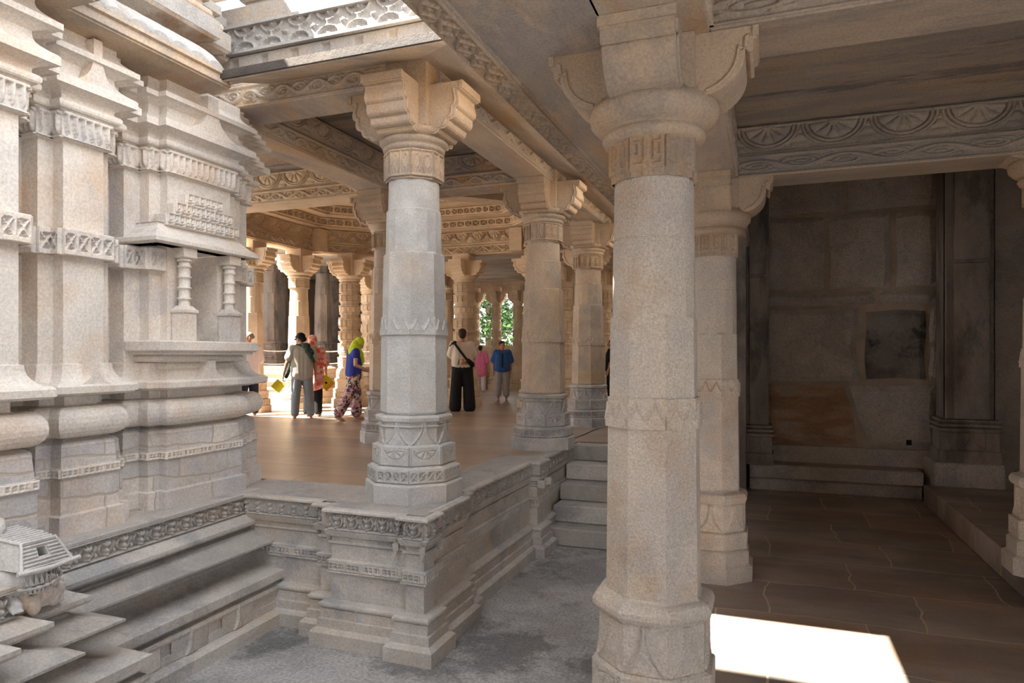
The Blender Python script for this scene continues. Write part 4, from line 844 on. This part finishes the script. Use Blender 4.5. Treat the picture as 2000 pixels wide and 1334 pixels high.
# woman in pink print behind him
J = pose(look=(.2,1,-.2), elR=(.27,.02,1.12), wrR=(.24,.16,.93), hdR=(.1,.3,-.9), curlR=1.1)
r, g, P = person(611, 14.05, 1.68, ang_to_cam(611)-.25, 'person in a pink floral tunic and head scarf, half hidden behind the person in beige', J, 'skin3')
shirt(g, 'tunic', M['pinkprint'], r, .62, .9, .035, .02); trousers(g, 'trousers', M['black'], r, wide=.03, cuff=.05)
mb = MB(); ellip(mb, P(0,-.02,.03), (.10,.105,.115)); capsule(mb, P(0,-.05,-.05), g('neck')+V3(0,-.05,-.10), .09, .12); capsule(mb, g('neck')+V3(0,-.06,-.1), g('chest')+V3(.08,-.10,-.05), .11, .06); fuse(mb, 'head_scarf', M['pinkprint'], r, .011, 3)
rm = Matrix.Translation(r.location) @ Matrix.Rotation(r.rotation_euler.z, 4, 'Z') @ Matrix.Scale(r.scale[0], 4); p = rm @ Vector(J['wrR'])
held('paper', .26, .24, M['yellow'], (p.x+.05, p.y-.06, p.z-.20), ang_to_cam(617), math.radians(45), 'yellow and orange folded sheet held by the person in pink', 'paper', 1)
# woman with lime scarf, walking left-to-right and looking down
J = pose(hip=(0,0,.93), chest=(0,.02,1.26), neck=(0,.05,1.43), head=(0,.13,1.56), look=(.1,.75,-.65), elR=(.22,-.02,1.13), wrR=(.16,.23,1.03), hdR=(-.1,1,-.1), thR=(0,0,1), curlR=1.0, elL=(-.22,.02,1.13), wrL=(-.12,.25,1.02), hdL=(.2,1,-.1), thL=(0,0,1), curlL=1.0,
         hpR=(.09,.02,.90), hpL=(-.09,0,.90), knR=(.10,-.12,.52), anR=(.11,-.36,.12), toeR=(0,1,-.35), knL=(-.10,.10,.50), anL=(-.11,.10,.09))
r, g, P = person(690, 13.3, 1.66, ang_to_cam(690)-1.28, 'person in lime green head scarf and floral trousers looking down at a phone', J, 'skin3')
shirt(g, 'blue_top', M['blue'], r, .86, .22, .028); trousers(g, 'floral_trousers', M['floral'], r, wide=.045, cuff=.16, bell=.015)
mb = MB(); ellip(mb, P(0,-.03,.035), (.10,.10,.108)); capsule(mb, P(0,-.05,-.04), g('neck')+V3(0,-.04,-.02), .10, .12); capsule(mb, g('neck')+V3(-.1,-.02,-.03), g('neck')+V3(.1,-.02,-.03), .10, .10)
capsule(mb, g('neck')+V3(.12,.03,-.06), g('chest')+V3(.08,.12,-.05), .09, .07); capsule(mb, g('neck')+V3(0,.10,-.08), g('chest')+V3(.03,.14,-.10), .07, .05); capsule(mb, P(.06,.02,-.02), P(.07,.0,-.12), .03, .05); fuse(mb, 'head_scarf', M['lime'], r, .010, 2)
rm = Matrix.Translation(r.location) @ Matrix.Rotation(r.rotation_euler.z, 4, 'Z') @ Matrix.Scale(r.scale[0], 4); p = rm @ Vector((.04,.36,1.02))
mb = MB(); mb.box(-.035,.035,-.07,.07,-.005,.005,0,.003); o = mb.build('phone', M['black']); o.location = p; o.rotation_euler = (.2,0,r.rotation_euler.z); tag(o, 'dark phone held out by the person in the lime scarf', 'phone')
# man in cream T-shirt, back turned
J = pose(elR=(.25,.05,1.13), wrR=(.17,.22,1.05), hdR=(-.6,.8,0), elL=(-.25,.05,1.13), wrL=(-.16,.22,1.05), hdL=(.6,.8,0), anL=(-.15,0,.09), anR=(.15,0,.09), knL=(-.13,.02,.5), knR=(.13,.02,.5))
r, g, P = person(903, 15.4, 1.88, ang_to_cam(903), 'person in cream T-shirt and wide black trousers with sling bag, seen from behind', J, 'skin2')
shirt(g, 't_shirt', M['cream_cloth'], r, .90, .75, .04); trousers(g, 'wide_trousers', M['black'], r, wide=.055, cuff=.0, bell=.02); cap_hair(P, M['hair'], r, low=.01, r=1.02)
mb = MB(); mb.tube([(-.23,-.03,1.40),(-.18,-.14,1.45),(-.05,-.195,1.27),(.08,-.195,1.10),(.18,-.16,1.02)], .026, 8); capsule(mb, (.12,-.16,1.06), (.20,-.08,.98), .05, .06); capsule(mb, (-.24,-.03,1.37), (-.15,-.08,1.45), .03, .03); mb.build('sling_bag', M['black'], r)
mb = MB(); mb.add([(-.08,-.188,1.10),(.07,-.192,1.10),(.10,-.185,.98),(-.10,-.185,.98)], [(0,1,2,3)]); mb.build('shirt_print', M['redprint'], r)
# man in blue shirt, facing us
J = pose(look=(-.55,.8,.1), elL=(-.26,-.05,1.12), wrL=(-.25,.0,.88), elR=(.26,-.05,1.12), wrR=(.25,.0,.86))
r, g, P = person(981, 18.9, 1.68, ang_to_cam(981)+PI, 'person in a blue shirt and grey trousers facing the camera with head turned aside', J, 'skin2')
shirt(g, 'blue_shirt', M['blue2'], r, .84, .8, .045); trousers(g, 'grey_trousers', M['grey2'], r, wide=.035, cuff=.25); cap_hair(P, M['hair'], r, low=-.02)
mb = MB(); capsule(mb, (0,.155,1.36), (0,.165,.98), .016, .02); mb.build('black_placket', M['black'], r)
# man in white shirt half hidden by the wall
J = pose(look=(-1,.15,-.15), elR=(.24,.03,1.13), wrR=(-.02,.22,1.14), hdR=(-1,.1,0), elL=(-.24,.05,1.13), wrL=(-.2,.25,1.12))
r, g, P = person(486, 14.3, 1.76, ang_to_cam(488)+.3, 'person in a white shirt and navy trousers half hidden by the shrine wall corner', J, 'skin2')
shirt(g, 'white_shirt', M['white_cloth'], r, .80, .85, .045); trousers(g, 'navy_trousers', M['navy'], r, wide=.03, cuff=.05); cap_hair(P, M['grey_hair'], r, low=-.02)
mb = MB(); mb.tube([tuple(P(.08,.0,.012)),tuple(P(.06,.09,.01)),tuple(P(-.06,.09,.01)),tuple(P(-.08,.0,.012))], .008, 6); mb.ball(tuple(P(.04,.088,.005)), (.03,.02,.02), 6); mb.build('sunglasses', M['black'], r)
# distant visitors
r, g, P = person(1194, 18.6, 1.72, ang_to_cam(1190)+1.4, 'person in black far inside the hall beside the massive column', pose(), 'skin', vox=.014)
shirt(g, 'black_shirt', M['black'], r, .80, .8, .04); trousers(g, 'black_trousers', M['black'], r); cap_hair(P, M['hair'], r)
r, g, P = person(1172, 22, 1.35, ang_to_cam(1172)+2.9, 'distant person in magenta and orange clothes between the rear columns', pose(), 'skin', vox=.014)
shirt(g, 'magenta_tunic', M['magenta'], r, .62, .9, .05); trousers(g, 'orange_trousers', M['orange'], r, wide=.04); cap_hair(P, M['hair'], r)
r, g, P = person(938, 23.2, 1.62, ang_to_cam(944), 'distant person in pink glimpsed left of the column behind the man in blue', pose(), 'skin3', vox=.014)
shirt(g, 'pink_tunic', M['pink'], r, .62, .9, .04); trousers(g, 'white_trousers', M['white_cloth'], r, wide=.03); cap_hair(P, M['hair'], r)
# ------------------------------------------------------------------ makara water spout
sp = empty('water_spout', (-3.98, 2.62, 1.03), 'carved marble water spout shaped like a crouching beast with a house-shaped lid', 'water spout')
sp.scale = (.82,)*3
mb = MB()   # crouching body and support
ellip(mb, (-.10,-.20,.11), (.20,.24,.15)); ellip(mb, (.03,-.02,.09), (.17,.20,.13)); ellip(mb, (-.20,-.40,.08), (.2,.22,.12))
for y in (-.34,-.12): capsule(mb, (.08,y,.02), (.17,y+.02,-.06), .05, .04); [capsule(mb, (.16,y+k*.022,-.055), (.215,y+k*.024,-.085), .014, .011, 8) for k in (-1.2,-.4,.4,1.2)]
fuse(mb, 'beast_body', M['white'], sp, .007, 3)
mb = MB()   # bowl under the lid
A = np.linspace(0, 2*PI, 33)
for (r0, z0), (r1, z1) in zip([(.05,-.03),(.13,-.01),(.17,.06),(.185,.14),(.19,.20)], [(.13,-.01),(.17,.06),(.185,.14),(.19,.20),(.0,.20)]):
    mb.add([(.06+r0*1.0*math.cos(a), .05+r0*.95*math.sin(a), z0) for a in A]+[(.06+r1*math.cos(a), .05+r1*.95*math.sin(a), z1) for a in A], [(i,i+1,34+i-1,33+i) for i in range(32)], 0, True)
mb.build('bowl', M['white'], sp)
mb = MB(); mb.tube([(.06+.195*math.cos(a), .05+.185*math.sin(a), .08+.035*math.sin(a*1-1)) for a in np.linspace(-2.6, 1.6, 60)], [.011+.004*math.sin(i*1.6) for i in range(60)], 8); mb.build('rope_carving', M['white'], sp)
mb = MB()   # house lid: front gable with square hole, ribbed roof slabs
w0, w1 = .175, .125; zb, zt = .175, .345
F0 = V3(.245,-.12,zb); F1 = V3(.245,.23,zb); T0 = V3(.165,-.07,zt); T1 = V3(.165,.16,zt)      # leaning front face
R0, R1 = V3(-.16,-.14,zt+.05), V3(-.16,.12,zt+.05); L0 = V3(-.16,-.20,zb+.03); L1 = V3(-.14,.22,zb)
ux = (F1-F0); vx = ((T0+T1)/2-(F0+F1)/2); nrm = np.cross(ux, vx); nrm /= np.linalg.norm(nrm)
def fp(s, t, d=0): a = F0+(F1-F0)*s; b = T0+(T1-T0)*s; return a+(b-a)*t+nrm*d
S_ = [0,.40,.62,1]; T_ = [0,.42,.75,1]
for i in range(3):
    for j in range(3):
        if i == 1 and j == 1: continue
        mb.add([fp(S_[i],T_[j]),fp(S_[i+1],T_[j]),fp(S_[i+1],T_[j+1]),fp(S_[i],T_[j+1])], [(0,1,2,3)])
q = [fp(.40,.42),fp(.62,.42),fp(.62,.75),fp(.40,.75)]; qi = [p-nrm*.10 for p in q]; mb.add(q+qi, [(0,1,5,4),(1,2,6,5),(2,3,7,6),(3,0,4,7),(4,5,6,7)])
for t in (.05,.18,.31,.84,.95): mb.tube([fp(.03,t,.004), fp(.97,t,.004)], .0085, 6)
for t in (.44,.57,.70): mb.tube([fp(.03,t,.004), fp(.37,t,.004)], .0085, 6); mb.tube([fp(.65,t,.004), fp(.97,t,.004)], .0085, 6)
mb.tube([fp(0,0,.005),fp(0,1,.005),fp(1,1,.005),fp(1,0,.005)], .013, 8); mb.tube([fp(-.08,-.04,.01),fp(.5,-.1,.03),fp(1.12,-.02,.02)], .017, 8)
mb.add([T0,T1,R1,R0,F0,L0,F1,L1], [(0,1,2,3),(4,0,3,5),(1,6,7,2),(5,3,2,7)])
for k in np.linspace(.08, .95, 9): mb.tube([T0+(R0-T0)*k+V3(0,0,.004), T1+(R1-T1)*k+V3(0,0,.004)], .011, 6)
mb.tube([T0,R0,L0], .014, 8)
mb.build('house_shaped_lid', M['white'], sp)
mb = MB(); mb.tube([(-.14+.055*math.cos(a)*(1-i*.02), -.05+i*.004, .42+.055*math.sin(a)*(1-i*.02)) for i, a in enumerate(np.linspace(-1.2, 4.0, 22))], [.035-.001*i for i in range(22)], 10); mb.build('curled_snout', M['white'], sp)
mb = MB()   # foliage tail scrolls and carved support below
for cx, cy, cz, r0, s in ((-.16,-.42,.24,.10,1),(-.14,-.24,.26,.085,-1),(-.10,-.10,.22,.07,1),(-.12,-.55,.17,.09,-1),(-.05,-.36,.15,.06,1)):
    mb.tube([(cx+.03*math.sin(t), cy+s*r0*(1-t*.11)*math.cos(t), cz+r0*(1-t*.11)*math.sin(t)) for t in np.linspace(0, 7.5, 34)], [.024-.0004*i for i in range(34)], 8)
mb.build('tail_scrolls', M['marble'], sp)
mb = MB()
for k in range(7): ellip(mb, (.10+.03*math.sin(k*2), -.30+.085*k, -.085-.02*math.cos(k*3)), (.045,.05,.075)); ellip(mb, (.12, -.27+.085*k, -.045), (.03,.03,.05))
mb.box(-.4,.08,-.8,.30,-.16,.02)
fuse(mb, 'carved_support', M['marble'], sp, .009, 2)
